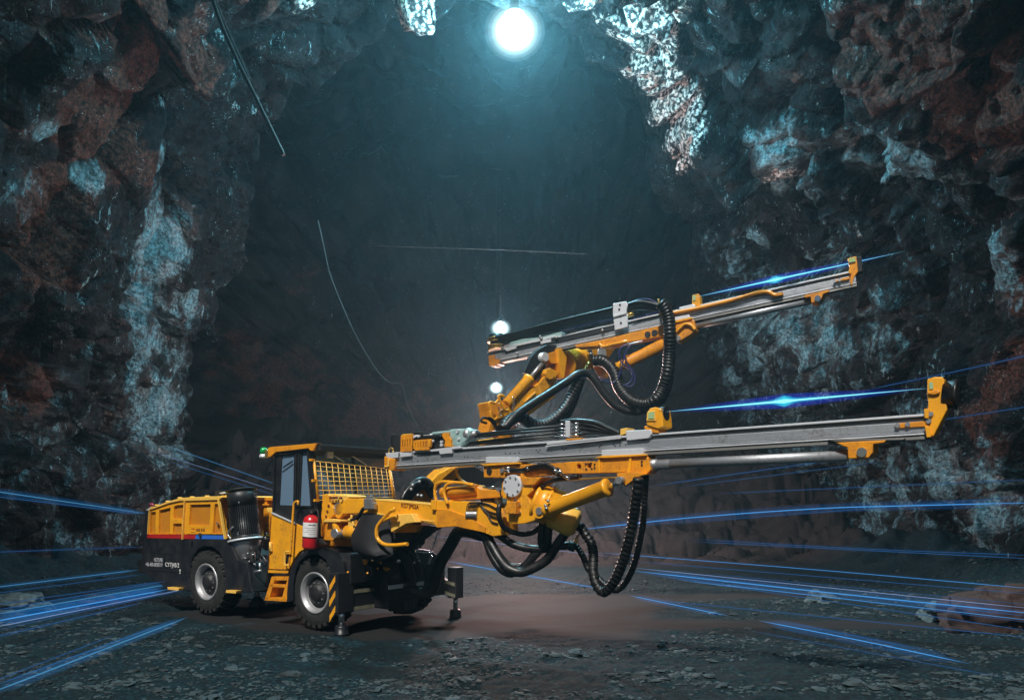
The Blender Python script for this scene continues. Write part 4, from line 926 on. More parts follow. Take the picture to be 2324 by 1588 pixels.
for i in range(4): 
    for g in (0, 1):
        x = 682 + i*10 + g*40; mb.cyl(H('C',x,855,-.21,NB), H('C',x-4,905,-.21,NB), .013, n=8)
mb.prism(PL('C',[(672,868),(758,868),(755,908),(670,905)], -.20, NB), VF.c*.03); blk = mb.build('distributor_block', 'steel', rig)
mb = MB()
for i in range(8):
    x = 682 + i*10; mb.tube(PL('C',[(x,855),(x+2,820),(x+14,795),(x+30+i*3,785)], -.215, NB), .007, 6)
mb.build('grease_lines', 'blackm', blk)
mb = MB()
for i, pts in enumerate(([(790,810),(830,845),(900,870),(940,865)],[(780,800),(830,865),(900,900),(940,890)],[(800,830),(840,880),(870,930),(915,945)],[(760,790),(840,800),(900,830),(945,820)],[(930,690),(935,730),(950,800)])): mb.tube(PL('C',pts,-.2,NB), .010, 8)
mb.build('thin_hoses', 'rubber', rig)
mb = MB(); mb.prism(PL('C',[(780,775),(900,745),(930,800),(900,830),(800,810)], .0, NB), VF.c*.2); mb.build('sensor_cover', 'mint', rig, .02)
for k in range(1):
    mb = MB()
    for i in range(6): p = H('C',800+i*14,790,-.03,NB); mb.cyl(p, p+VF.b*.07, .03)
    mb.build('coil_spring', 'blackm', rig)
# wrist: bracket, rotation drum, support cylinder
HN = Frame(V0(0, -.02, 0), VF.a, (0,0,1), VF.c)
def hn(name, m, c, pts, d0, d1, par=None, bevel=.01, holes=()): return slab(name, m, c, pts, d0, d1, par, HN, bevel, holes)
head = hn('boom_head', 'yellow', 'C', [(980,590),(1100,590),(1170,640),(1175,700),(1130,740),(1180,830),(1240,850),(1255,880),(1230,910),(1160,930),(1110,945),(1030,950),(980,930),(970,850),(985,740)], -.14, .30)
hn('head_gusset', 'yellow2', 'C', [(1085,570),(1100,600),(1240,600),(1180,660),(1100,660),(1078,600)], -.17, .25, head)
hn('head_side_box', 'yellow2', 'C', [(980,785),(1050,780),(1045,875),(975,870)], -.24, -.1, head)
hn('head_upright', 'yellow', 'C', [(945,640),(985,600),(985,760),(950,760),(940,700)], -.05, .2, head)
p = H('C',1025,665,-.17,HN); mb = MB(); mb.cyl(p-VF.c*.02, p+VF.c*.05, .148, n=40); pin = mb.build('pivot_cover', 'plate', head, .006)
mb = MB()
for i in range(8):
    an = math.pi*2*i/8+.2; d = VF.a*math.cos(an)+VF.b*math.sin(an); mb.cyl(p-VF.c*.035+d*.118, p+d*.118, .014, n=6)
mb.build('cover_bolts', 'steel', pin)
mb = MB()
for x,y in ((1070,805),(1072,862),(1045,775)): q = H('C',x,y,-.17,HN); mb.cyl(q, q+VF.c*.04, .02)
q = H('C',1218,855,-.2,HN); mb.cyl(q, q+VF.c*.12, .05); mb.build('pivot_pins', 'chrome', head)
p, q = H('E',760,555,.05,HN), H('E',985,640,.16,HN)
dr = (q-p).normalized(); L = (q-p).length
mb = MB(); mb.lathe(p, q, [(-.02,.24),(.0,.27),(.03,.27),(.05,.245),(L*.45,.245),(L*.5,.265),(L*.56,.265),(L*.6,.24),(L,.24),(L+.02,.20)], 44); drum = mb.build('rotation_drum', 'yellow', rig)
mb = MB(); mb.lathe(q - dr*.12 - VF.b*.09, q + dr*.22 - VF.b*.12, [(0,.19),(.32,.19),(.35,.14)], 36); mb.build('drum_motor', 'yellow_light', drum)
mb = MB(); hh = dr.cross(VF.b).normalized(); kk = dr.cross(hh)
for i in range(20):
    an = math.pi*2*i/20; d = hh*math.cos(an)+kk*math.sin(an); c = p + dr*(L*.5) + d*.25; mb.cyl(c - dr*.03, c + dr*.03, .012, n=6)
mb.build('flange_bolts', 'yellow2', drum)
mb = MB(); mb.prism(PL('E',[(1040,640),(1060,612),(1140,628),(1150,650),(1120,660),(1090,640),(1050,670)], .35, HN), VF.c*.06); mb.cyl(H('E',1117,665,.37,HN), H('E',1117,745,.37,HN), .02); mb.box(H('E',1117,676,.37,HN), .1,.06,.05,VF); mb.build('hose_hanger', 'steel', drum, .004)
sc0, sc1 = H('E',810,655,-.19,HN), H('E',1430,425,-.19,HN)
mb = MB(); L = (sc1-sc0).length; mb.lathe(sc0, sc1, [(0,.05),(.05,.095),(.08,.10),(L-.05,.10),(L-.04,.115),(L,.115),(L,.06)], 32); sup = mb.build('support_cylinder', 'yellow', rig)
mb = MB(); sc2 = H('E',1552,360,-.19,HN); mb.cyl(sc1, sc2, .034); mb.build('cylinder_rod', 'chrome', sup)
mb = MB(); mb.cyl(sc2-VF.c*.07, sc2+VF.c*.07, .045); q = H('E',772,650,-.26,HN); mb.cyl(q, q+VF.c*.14, .05); mb.build('pin', 'steel', sup)
mb = MB(); q = H('E',772,650,-.24,HN); mb.cyl(q, q+VF.c*.1, .095); mb.build('cylinder_eye', 'yellow', sup)
mb = MB()
for x,y in ((835,600),(860,555),(845,625)): mb.ball(H('E',x,y,-.32,HN), .022)
mb.build('port_fittings', 'steel', sup)

# ---- feeds
def feed_frame(pl, dl, pr, dr_):
    a = at(*pl, dl); b = at(*pr, dr_); ax = (b-a).normalized(); c = Vector((0,0,1)).cross(ax); c = c if c.y > 0 else -c; c.normalize(); up = c.cross(ax); up = up if up.z > 0 else -up
    return Frame(a, ax, up, c), (b-a).length
NFr, NL = feed_frame((886,1047), 12.35, (2118,968), 8.05)
def rails(name, fr, L, hgt=.25, wid=.16, x0=0.0):
    P = fr.P
    def ex(mb, prof, m=None):  # profile (y across, z up) swept along the rail
        vs = [P(x0, z, y) for y, z in prof] + [P(L, z, y) for y, z in prof]; n = len(prof)
        mb.add(vs, [tuple(range(n)), tuple(range(2*n-1, n-1, -1))] + [(i, (i+1)%n, n+(i+1)%n, n+i) for i in range(n)])
    h = hgt/2; w_ = wid/2
    mb = MB()
    ex(mb, [(-w_,-h*.30),(-w_,h*.42),(-w_*.55,h*.50),(-w_*.55,h*.62),(w_*.55,h*.62),(w_*.55,h*.5),(w_,h*.42),(w_,-h*.3),(w_*.6,-h*.5),(-w_*.6,-h*.5)])
    r = mb.build(name, 'alu', rig, .004)
    mb = MB(); ex(mb, [(-w_*1.15,h*.82),(-w_*1.15,h),(w_*1.15,h),(w_*1.15,h*.82)]); mb.build('upper_slide', 'plate', r, .003)
    mb = MB(); ex(mb, [(-w_*.75,h*.60),(-w_*.75,h*.83),(w_*.75,h*.83),(w_*.75,h*.6)]); mb.build('upper_web', 'alud', r)
    mb = MB(); ex(mb, [(-w_*1.12,-h*.62),(-w_*1.12,-h*.52),(-w_*.5,-h*.48),(w_*.5,-h*.48),(w_*1.12,-h*.52),(w_*1.12,-h*.62)]); mb.build('lower_lip', 'plate', r, .002)
    mb = MB(); ex(mb, [(-w_*1.05,-h),(-w_*.9,-h*.6),(w_*.9,-h*.6),(w_*1.05,-h)]); mb.build('lower_slide', 'alud', r, .004)
    return r
nr = rails('feed_rail', NFr, NL - .02)
def NX(c, x, y, dep=-.1): return NFr.hit(*sc(c, x, y), dep)
def nf(name, m, c, pts, d0, d1, par=None, bevel=.006, holes=()): return slab(name, m, c, pts, d0, d1, par, NFr, bevel, holes)
mb = MB()
for x,y in ((280,482),(318,480),(667,450),(690,450),(972,425),(1005,423),(1040,422),(1072,420),(1200,398),(1228,396),(1214,412),(1395,385),(1422,383),(1408,396)): 
    q = NX('C',x,y,-.083); mb.cyl(q, q+NFr.c*.02, .010, n=8)
for x,y in ((1345,45),(1362,32),(1480,22),(1495,35),(1540,30),(1595,25)): q = NX('E',x,y,-.083); mb.cyl(q, q+NFr.c*.02, .010, n=8)
mb.build('bolt_holes', 'blackm', nr)
# clamp plates on top and bottom slides
for c, pts in (('H',[(30,815),(360,790),(345,935),(70,960)]), ('H',[(395,800),(690,815),(688,890),(412,925)]), ('H',[(1140,735),(1880,640),(1960,665),(1940,700),(1725,725),(1722,820),(1405,845),(1395,765),(1180,780)]), ('D',[(1382,1355),(1600,1345),(1610,1380),(1580,1420),(1390,1440)]), ('E',[(268,140),(570,140),(575,180),(560,190),(268,196)]), ('E',[(1365,75),(1755,55),(1762,110),(1735,118),(1365,128)])):
    nf('slide_clamp', 'plate', c, pts, -.125, .125, nr)
# rear end plate
ep = nf('feed_end_bracket', 'yellow2', 'H', [(0,890),(110,930),(270,960),(262,1180),(240,1250),(160,1260),(90,1240),(0,1180)], -.13, .13, nr, .01)
nf('end_bracket_lip', 'yellow_light', 'H', [(90,960),(130,975),(110,1170),(0,1175),(-10,1140),(80,1130)], -.15, -.12, nr)
# rock drill hammer, water swivel, guards
dh = nf('rock_drill', 'blackm', 'H', [(190,440),(240,350),(420,355),(700,330),(1200,330),(1540,360),(1540,660),(1180,720),(700,760),(420,780),(190,780)], -.06, .16)
hl_ = [[(458,480),(482,480),(480,655),(455,655)],[(518,475),(542,470),(540,655),(518,655)],[(578,465),(602,460),(600,640),(580,640)],[(645,462),(668,455),(668,630),(645,630)]]
nf('slotted_guard', 'yellow2', 'H', [(425,370),(480,350),(720,335),(715,560),(700,765),(415,790),(418,600)], -.12, -.09, dh, .004, hl_)
nf('guard_top', 'yellow_light', 'H', [(425,368),(480,335),(720,320),(720,338),(480,354)], -.12, .05, dh, .003)
hl_ = [[(850+i*70-i*2,540-i*8),(872+i*68,538-i*8),(870+i*68,665-i*8),(848+i*68,670-i*8)] for i in range(4)] + [[(780,545),(798,545),(798,680),(780,680)]]
nf('slotted_guard', 'yellow2', 'H', [(740,510),(800,485),(1170,455),(1190,500),(1185,650),(1140,690),(1140,735),(800,750),(745,700)], -.15, -.12, dh, .004, hl_)
nf('guard_reflector', 'yellow', 'H', [(1115,485),(1170,475),(1178,640),(1130,665)], -.16, -.15, dh, .003)
nf('mounting_bracket', 'yellow2', 'H', [(1460,330),(1520,300),(1640,300),(1640,400),(1695,470),(1700,655),(1520,665),(1545,500),(1470,390)], -.13, .15, dh, .006)
mint = nf('drill_front_casting', 'mint', 'H', [(1630,215),(1760,200),(2120,195),(2230,240),(2120,460),(2040,560),(1930,640),(1790,650),(1700,640),(1710,500),(1640,400)], -.10, .13, dh, .03)
nf('accumulator', 'mint', 'H', [(1200,290),(1330,270),(1640,245),(1640,300),(1500,320),(1330,350),(1210,360)], -.06, .1, dh, .02)
p, q = NX('H',2160,345,-.02), NX('H',2290,345,-.02); ax = NFr.a
mb = MB(); mb.lathe(p - ax*.05, p + ax*.2, [(0,.08),(.03,.095),(.08,.095),(.09,.075),(.13,.07),(.14,.05),(.2,.05)], 28); mb.build('drill_chuck', 'steel', dh)
mb = MB()
for x,y in ((1880,455),(1870,240),(1850,280),(1440,530),(1440,610),(760,400),(860,390),(1215,510)): q = NX('H',x,y,-.12); mb.cyl(q, q+NFr.c*.05, .02, n=10)
for x0,y0,x1,y1 in ((1010,365,1220,345),(740,390,880,375)): mb.cyl(NX('H',x0,y0,-.08), NX('H',x1,y1,-.08), .014, n=8)
mb.build('drill_fittings', 'plate', dh)
mb = MB(); mb.tube([NX('H',x,y,-.07) for x,y in ((700,320),(900,315),(1060,330),(1200,335))], .025); mb.tube([NX('H',x,y,-.09) for x,y in ((880,430),(1100,420),(1300,410),(1460,400))], .022)
mb.tube([NX('H',x,y,-.05) for x,y in ((250,350),(210,400),(200,560),(210,760))], .02); mb.build('drill_hoses', 'rubber', dh)
mb = MB(); q = NX('H',175,765,-.1); mb.tube([q+NFr.a*.05*math.cos(t)+NFr.b*.05*math.sin(t) for t in [k*math.pi/4 for k in range(9)]], .012, sub=False); mb.build('lifting_eye', 'brass', dh)
# drill rod and hoses lying over the rail
mb = MB(); mb.cyl(NX('H',2290,350,-.02), NX('C',1420,215,-.02), .020); mb.build('drill_rod', 'blackm', nr)
mb = MB()
for (a0,a1),(b0,b1),r in (((745,300),(1420,240),.016),((700,345),(1420,262),.014),((690,358),(1420,288),.018),((720,375),(1410,300),.012)): mb.cyl(NX('C',a0,a1,-.06), NX('C',b0,b1,-.06), r, n=10)
mb.build('feed_hoses', 'rubber', nr)
nf('hose_clamp', 'plate', 'C', [(1415,182),(1448,180),(1446,300),(1416,302)], -.12, .10, nr)
mb = MB()
for i,yy in enumerate((205,238,262,290)):
    mb.cyl(NX('C',1450,yy,-.09), NX('C',1520,yy-4,-.09), .018); mb.cyl(NX('C',1340,yy+2,-.09), NX('C',1412,yy,-.09), .014)
mb.build('hose_couplings', 'chrome', nr)
for i, pts in enumerate(([(820,1285),(950,1272),(1120,1290),(1240,1340),(1330,1380)], [(975,1295),(1080,1310),(1200,1350),(1330,1388)], [(1000,1340),(1120,1350),(1250,1375),(1340,1390)], [(960,1390),(1100,1380),(1300,1392)])):
    mb = MB(); mb.tube([NX('D',x,y,-.07) for x,y in pts], (.034,.03,.028,.02)[i]); mb.build('arched_hose', 'rubber', nr)
mb = MB(); mb.beam(NX('D',700,1470,-.12), NX('D',1340,1400,-.12), .02,.02); mb.beam(NX('D',690,1490,-.12), NX('D',1340,1418,-.12), .02,.014); mb.build('feed_cylinder_tube', 'plate', nr)
nf('hose_saddle', 'yellow2', 'D', [(860,1425),(1000,1415),(990,1435),(865,1440)], -.13, .1, nr); nf('stop_block', 'yellow_light', 'D', [(1335,1340),(1395,1328),(1385,1380),(1335,1398)], -.1, .1, nr)
nf('stop_block', 'yellow_light', 'C', [(750,325),(880,308),(880,318),(752,338)], -.0, .1, nr)
# centraliser (hood with opening)
cen = nf('rod_centraliser', 'yellow', 'D', [(1590,1160),(1640,1150),(1690,1165),(1702,1240),(1708,1320),(1660,1340),(1565,1310),(1560,1280),(1572,1200)], -.13, .13, None, .012)
nf('centraliser_plate', 'yellow_light', 'D', [(1568,1195),(1580,1180),(1640,1178),(1640,1270),(1560,1270)], -.145, -.13, cen)
nf('centraliser_foot', 'yellow2', 'D', [(1540,1315),(1600,1310),(1660,1340),(1670,1375),(1620,1375),(1545,1340)], -.11, .11, cen)
mb = MB(); mb.prism([NX('D',x,y,-.15) for x,y in ((1582,1195),(1632,1192),(1630,1250),(1578,1252))], NFr.c*-.004); mb.build('reflective_patch', mat('reflective_film', (.45,.62,.30), .25, .3), cen)
q = NX('D',1678,1212,-.02); mb = MB(); mb.lathe(q + NFr.a*.02, q + NFr.a*.11, [(0,.085),(.07,.085)], 24); mb.build('centraliser_bore', 'blackm', cen)
# forward tip of the feed
tip = nf('front_centraliser', 'yellow', 'G', [(2003,88),(2050,72),(2105,72),(2115,95),(2135,290),(2045,465),(2028,465),(2010,420),(2015,330),(2005,290),(2010,250),(2003,180)], -.09, .09, None, .014)
nf('tip_rib', 'yellow2', 'G', [(2008,170),(2060,160),(2090,165),(2085,180),(2050,190),(2010,185)], -.12, -.08, tip)
nf('tip_bracket', 'yellow', 'G', [(1982,285),(2015,280),(2012,350),(1985,345)], -.13, .13, tip); nf('tip_bracket', 'yellow', 'G', [(1985,400),(2015,395),(2028,470),(2000,475)], -.13, .13, tip)
nf('tip_strap', 'yellow2', 'G', [(1785,395),(1800,380),(2010,362),(2010,400),(1805,414),(1790,408)], -.10, -.08, tip)
mb = MB()
for x,y in ((1806,394),(1873,387),(2025,318),(2012,365)): q = NX('G',x,y,-.115); mb.cyl(q, q+NFr.c*.03, .024, n=12)
mb.build('tip_bolts', 'steel', tip)
mb = MB(); mb.prism([NX('G',x,y,-.095) for x,y in ((2018,110),(2042,108),(2044,152),(2020,154))], NFr.c*-.006); mb.build('reflective_patch', mat('reflective_film_b', (.40,.62,.35), .25, .3), tip)
q = NX('G',2112,190,0); q2 = NX('G',2205,188,0); mb = MB(); L = (q2-q).length; mb.lathe(q, q2, [(0,.13),(L-.03,.14),(L-.02,.15),(L,.15),(L,.11)], 32); mb.build('rubber_buffer', 'rubber', tip)
# underslung slide bracket, feed cylinder
ub2 = nf('cylinder_bracket', 'yellow2', 'G', [(1400,508),(1730,490),(1720,508),(1645,518),(1640,575),(1615,608),(1480,614),(1475,540),(1440,528)], -.13, .13, None, .008)
mb = MB(); q = NX('G',1568,572,-.15); mb.cyl(q, q+NFr.c*.3, .048); mb.build('bracket_pin', 'chrome', ub2)
p, q = NX('G',150,655,-.0), NX('G',1480,592,-.0); mb = MB(); mb.cyl(p, q, .062); fc = mb.build('feed_cylinder', 'alu', rig)
mb = MB(); mb.lathe(p, q, [(0,.075),(.15,.075),(.15,.066),(.30,.066)], 24); mb.build('cylinder_gland', 'steel', fc)
nf('wear_strip', 'alud', 'G', [(1340,488),(1400,482),(1860,480),(1840,492),(1400,505)], -.12, .12, nr); nf('wear_strip', 'plate', 'G', [(1220,520),(1380,512),(1380,524),(1222,532)], -.08,.08, nr)
# cradle below the feed
cr = nf('feed_cradle', 'yellow2', 'E', [(247,228),(600,210),(900,200),(1110,182),(1320,178),(1400,150),(1780,118),(1810,150),(1830,262),(1790,300),(1690,300),(1560,285),(1450,290),(1000,300),(640,330),(440,338),(250,333)], -.10, .14, None, .012, [[(1132,212),(1150,203),(1168,215),(1170,240),(1152,258),(1134,250)],[(1228,205),(1246,198),(1264,208),(1266,236),(1248,250),(1230,240)]])
nf('cradle_top_plate', 'yellow', 'E', [(210,205),(580,190),(585,205),(260,225)], -.14, .16, cr); nf('cradle_top_plate', 'yellow', 'E', [(1295,148),(1360,130),(1780,110),(1785,128),(1400,150)], -.14, .16, cr)
nf('cylinder_lug', 'yellow2', 'E', [(1510,290),(1700,285),(1800,300),(1700,330),(1600,405),(1560,400),(1515,370)], -.18, .0, cr)
nf('cradle_rib', 'yellow', 'E', [(1330,150),(1348,150),(1350,290),(1335,295)], -.12, .15, cr); nf('cradle_rib', 'yellow', 'E', [(1630,130),(1650,130),(1640,285),(1600,290)], -.12, .15, cr)
mb = MB()
for x,y in ((1745,182),(1745,215),(1215,205),(1265,198),(1218,255),(1270,250),(1298,210),(1298,242),(300,275)): q = NX('E',x,y,-.112); mb.cyl(q, q+NFr.c*.03, .012 if x != 300 else .045, n=10)
mb.build('bolt_holes', 'blackm', cr)
mb = MB(); q = NX('E',418,268,-.13); mb.cyl(q, q+NFr.c*.05, .03); mb.build('cradle_bolt', 'steel', cr)
hb = MB(); hb.tube([NX('E',x,y,-.15) for x,y in ((490,250),(600,262),(700,235),(820,215),(900,235),(960,290),(1010,320))], .024); hb.tube([NX('E',x,y,-.14) for x,y in ((490,275),(640,275),(740,250),(830,240),(890,255),(940,300),(1000,330))], .022)
hb.tube([NX('E',x,y,-.1) for x,y in ((1140,320),(1040,340),(920,360),(830,400),(775,480),(755,560),(750,610))], .028); hb.build('cradle_hoses', 'rubber', cr)
mb = MB()
for x0,y0,x1,y1 in ((440,245,500,248),(445,275,500,275),(905,240,950,300),(950,245,1000,310),(1000,320,1060,345),(660,228,675,265)): mb.cyl(NX('E',x0,y0,-.16), NX('E',x1,y1,-.16), .020, n=10)
mb.build('hose_fittings', 'chrome', cr)
mb = MB(); mb.tube([NX('E',x,y,-.05) for x,y in ((880,352),(1100,352),(1400,335),(1510,335))], .014); mb.prism([NX('E',x,y,-.08) for x,y in ((1060,310),(1140,308),(1150,325),(1130,345),(1060,350))], NFr.c*.1); mb.build('cradle_pipe', 'brass', cr)
for pts in ([(765,318),(925,315),(925,330),(800,345)],): pass

# ---- black mass, joints behind the near feed (far boom root)
FB = Frame(at(979,1097,14.0), at(1249,853,15.7)-at(979,1097,14.0), (0,0,1), (0,1,0))
dd = (at(1249,853,15.7)-at(979,1097,14.0)); dh_ = Vector((dd.x, dd.y, 0)).normalized(); FB = Frame(at(979,1097,14.0), dh_, (0,0,1), Vector((-dh_.y, dh_.x, 0)))
def FX(c, x, y, dep=0.0): return FB.hit(*sc(c, x, y), dep)
def fb(name, m, c, pts, d0, d1, par=None, bevel=.01, holes=()): return slab(name, m, c, pts, d0, d1, par, FB, bevel, holes)
rb_ = fb('upper_boom_root', 'yellow2', 'C', [(285,780),(300,730),(330,690),(400,650),(520,540),(620,520),(560,600),(460,700),(410,800),(300,800)], -.1, .25)
mb = MB()
for k, pts in enumerate(([(205,790),(240,720),(290,660),(350,625),(400,650),(430,720)], [(225,800),(265,730),(310,690),(360,660),(400,690),(430,740)], [(240,700),(290,640),(350,620),(390,640),(415,680)], [(200,770),(225,720),(270,670),(330,640)])):
    mb.tube([FX('C',x,y,-.2-.05*k) for x,y in pts], .075-.01*k, 12)
mb.build('hose_bundle', 'rubber', rig)
mb = MB()
for x,y in ((280,660),(270,690),(330,635),(345,740),(320,735)): mb.ball(FX('C',x,y,-.4), .03)
mb.build('hose_fittings', 'steel', rb_)
fb('black_cover', 'flap', 'C', [(625,530),(740,520),(810,560),(960,600),(975,680),(800,690),(700,640),(640,600)], -.1, .3)
fb('slide_joint', 'yellow', 'C', [(470,580),(560,530),(600,535),(500,620),(420,690),(400,650)], -.15, -.05, rb_)
fb('upper_boom_arm', 'yellow2', 'C', [(500,560),(620,480),(1000,250),(1060,215),(1010,330),(740,520),(560,640)], .0, .2, rb_)
# visible raised boom
ubm = fb('upper_boom', 'yellow2', 'D', [(190,1110),(215,1100),(300,1120),(430,1080),(640,930),(700,850),(740,820),(800,840),(790,900),(760,960),(690,1060),(560,1160),(430,1240),(330,1250),(250,1350),(180,1390),(215,1260),(205,1180)], -.06, .28)
fb('boom_side_plate', 'yellow', 'D', [(640,935),(705,850),(760,826),(788,850),(770,920),(720,985),(655,1032),(430,1195),(330,1235),(240,1265),(300,1180),(430,1100)], -.10, -.055, ubm)
fb('boom_under_plate', 'yellow', 'D', [(500,1210),(720,1060),(775,1010),(770,1060),(700,1110),(560,1210),(480,1260)], .0, .2, ubm)
mb = MB(); q = FX('D',728,862,-.16); mb.cyl(q, q+FB.c*.3, .115, n=8, smooth=False); mb.build('pivot_cover', 'yellow', ubm, .01)
mb = MB(); mb.beam(FX('D',505,1105,-.11), FX('D',600,1020,-.11), .02,.03,FB.c); mb.beam(FX('D',630,975,-.11), FX('D',645,1030,-.11), .02,.02,FB.c); mb.build('weld_strip', 'yellow_light', ubm)
p, q = FX('D',345,1130,-.05), FX('D',545,905,-.05); L = (q-p).length; mb = MB(); mb.lathe(p, q, [(0,.10),(L-.06,.10),(L-.05,.115),(L,.115)], 28); uc = mb.build('lift_cylinder', 'yellow', rig)
p2 = FX('D',690,735,-.05); mb = MB(); mb.cyl(q, p2, .04); mb.build('cylinder_rod', 'steel', uc)
p, q = FX('D',380,1150,.05), FX('D',590,930,.05); L = (q-p).length; mb = MB(); mb.lathe(p, q, [(0,.07),(L,.07)], 20); uc2 = mb.build('lift_cylinder', 'yellow2', rig)
mb = MB(); mb.cyl(q, FX('D',765,790,.05), .035); mb.build('cylinder_rod', 'steel', uc2)
fb('black_flap', 'flap', 'D', [(500,850),(560,720),(620,655),(700,610),(810,610),(800,640),(720,700),(690,800),(640,880),(600,915),(560,870)], -.02, .10)
mb = MB()
mb.tube([FX('D',x,y,-.18) for x,y in ((215,1180),(195,1120),(215,1105),(250,1115),(300,1060),(330,1060))], .022); mb.tube([FX('D',x,y,-.22) for x,y in ((365,1175),(330,1170),(285,1080),(280,1052),(310,1048),(330,1065))], .022); mb.tube([FX('D',x,y,-.2) for x,y in ((205,1180),(215,1230),(245,1265))], .022)
mb.build('grab_hoops', 'yellow', ubm)
q = FX('D',686,714,-.14); mb = MB(); mb.cyl(q, q+FB.c*.3, .085); mb.build('rod_eye', 'plate', ubm)
mb = MB(); chain(mb, [FX('D',x,y,-.22) for x,y in ((405,1060),(412,1110),(402,1180))], .05, .009); chain(mb, [FX('D',x,y,-.22) for x,y in ((280,1150),(290,1200),(298,1240))], .05, .007); mb.build('chain', 'chrome', ubm)
mb = MB(); mb.lathe(FX('D',405,1225,-.12), FX('D',410,1300,-.12), [(0,.10),(.02,.13),(.04,.13)], 16); mb.tube([FX('D',x,y,-.3) for x,y in ((402,1190),(398,1230),(404,1280),(415,1300))], .014); mb.build('strap', 'rubber', ubm)
mb = MB(); mb.tube([FX('D',x,y,-.2) for x,y in ((175,1290),(130,1275),(140,1245),(185,1250),(230,1290),(270,1350))], .022); mb.tube([FX('D',x,y,-.22) for x,y in ((190,1240),(240,1270),(265,1330))], .018); mb.build('small_hose_loop', 'rubber', ubm)
# upper wrist
fb('head_link', 'yellow2', 'D', [(700,690),(800,655),(800,770),(740,775),(710,740)], -.05, .2, ubm)
fb('head_flange', 'yellow', 'D', [(800,640),(830,640),(880,690),(850,900),(835,900),(805,760)], -.12, .30, ubm)
p, q = FX('D',850,770,.1), FX('D',1140,670,.2); L = (q-p).length; mb = MB(); mb.lathe(p, q, [(-.03,.30),(.05,.30),(.06,.27),(L*.28,.25),(L*.30,.27),(L*.58,.27),(L*.60,.24),(L*.85,.24),(L,.2)], 44); ud = mb.build('rotation_drum', 'yellow', rig)
dr = (q-p).normalized(); hh = dr.cross(Vector((0,0,1))).normalized(); kk = dr.cross(hh); mb = MB()
for i in range(24):
    an = math.pi*2*i/24; d = hh*math.cos(an)+kk*math.sin(an); c = p + dr*.06 + d*.275; mb.cyl(c, c + dr*.04, .016, n=6)
mb.build('flange_bolts', 'yellow2', ud)
q = FX('D',1180,680,-.1); mb = MB(); mb.cyl(q, q+FB.c*.08, .12, n=32); pc = mb.build('pivot_cover', 'plate', ud, .008)
mb = MB(); mb.tube([FX('D',x,y,-.2) for x,y in ((1050,650),(1080,660),(1075,700),(1100,720))], .03); mb.ball(FX('D',1065,655,-.22), .045); mb.ball(FX('D',1080,690,-.22), .04); mb.build('swivel_fittings', 'steel', ud)
fb('upper_head', 'yellow', 'D', [(1040,640),(1100,620),(1170,650),(1200,690),(1190,720),(1130,740),(1140,790),(1090,820),(1050,770)], -.08, .1, ud)
fb('head_arm', 'yellow2', 'D', [(1190,640),(1290,650),(1240,720),(1290,800),(1310,830),(1270,860),(1240,840),(1230,900),(1200,870),(1160,800),(1190,740)], .05, .25, ud)
mb = MB(); chain(mb, [FX('D',x,y,-.25) for x,y in ((1085,740),(1060,770),(1035,810),(1020,830))], .055, .010); mb.tube([FX('D',x,y,-.25) for x,y in ((1005,835),(1030,830),(1050,850))], .02); mb.build('chain', 'brass', ud)
# ---- upper feed
UFr, UL = feed_frame((1112,815), 16.5, (1943,634), 13.5)
UF2, _ = feed_frame((1112,800), 16.5, (1943,634), 13.5)
def UX(c, x, y, dep=-.1): return UFr.hit(*sc(c, x, y), dep)
def uf_(name, m, c, pts, d0, d1, par=None, bevel=.006, holes=()): return slab(name, m, c, pts, d0, d1, par, UFr, bevel, holes)
ur_ = rails('feed_rail', UFr, UL, .27, .16)
for c, pts in (('M',[(500,1170),(755,1120),(750,1205),(540,1270),(505,1230)]), ('M',[(1270,1050),(1500,1000),(1500,1070),(1280,1110)]), ('M',[(520,1165),(1590,920),(1590,960),(1270,1050),(540,1200)]), ('F',[(90,690),(240,655),(270,670),(250,700),(110,735)]), ('F',[(20,800),(200,770),(215,800),(30,840)])):
    uf_('slide_clamp', 'plate', c, pts, -.13, .10, ur_)
uf_('feed_end_bracket', 'yellow2', 'M', [(145,1370),(270,1345),(280,1440),(370,1440),(380,1540),(300,1560),(290,1588),(160,1588)], -.13, .13, ur_)
ud2 = uf_('rock_drill', 'mint', 'D', [(380,590),(480,560),(640,545),(830,495),(830,530),(640,590),(350,650)], -.08, .1)
uf_('drill_carriage', 'blackm', 'D', [(330,650),(640,590),(780,560),(1270,450),(1285,480),(800,590),(640,610),(430,660),(330,690)], -.10, .08, ud2)
mb = MB()
for x,y in ((640,540),(650,555),(780,548),(1180,485),(310,640),(440,685)): mb.ball(UX('D',x,y,-.14), .03)
mb.build('drill_fittings', 'steel', ud2)
mb = MB()
for x0,y0,r in ((250,575,.16),(262,640,.17)): c = UX('D',x0,y0,-.0); mb.lathe(c - UFr.b*.03, c + UFr.b*.05, [(0,r),(.02,r*1.05),(.03,r*.85),(.055,r*.85),(.065,r*1.05),(.085,r)], 32)
mb.build('hose_reel', 'brass', ud2)
mb = MB(); c = UX('D',262,565,-.0); mb.lathe(c - UFr.b*.10, c + UFr.b*.10, [(0,.14),(.2,.14)], 28); mb.build('reel_hoses', 'rubber', ud2)
mb = MB()
for k, (y0, y1) in enumerate(((545,292),(560,310),(575,322),(592,335),(610,355),(628,372))):
    mb.tube([UX('D',x,y,-.12+.02*k) for x,y in ((205+k*10,y0+8),(350,y0-22),(800,(y0+y1)/2-14),(1270,y1))], .026 if k < 4 else .018)
mb.build('feed_hoses', 'rubber', ur_)
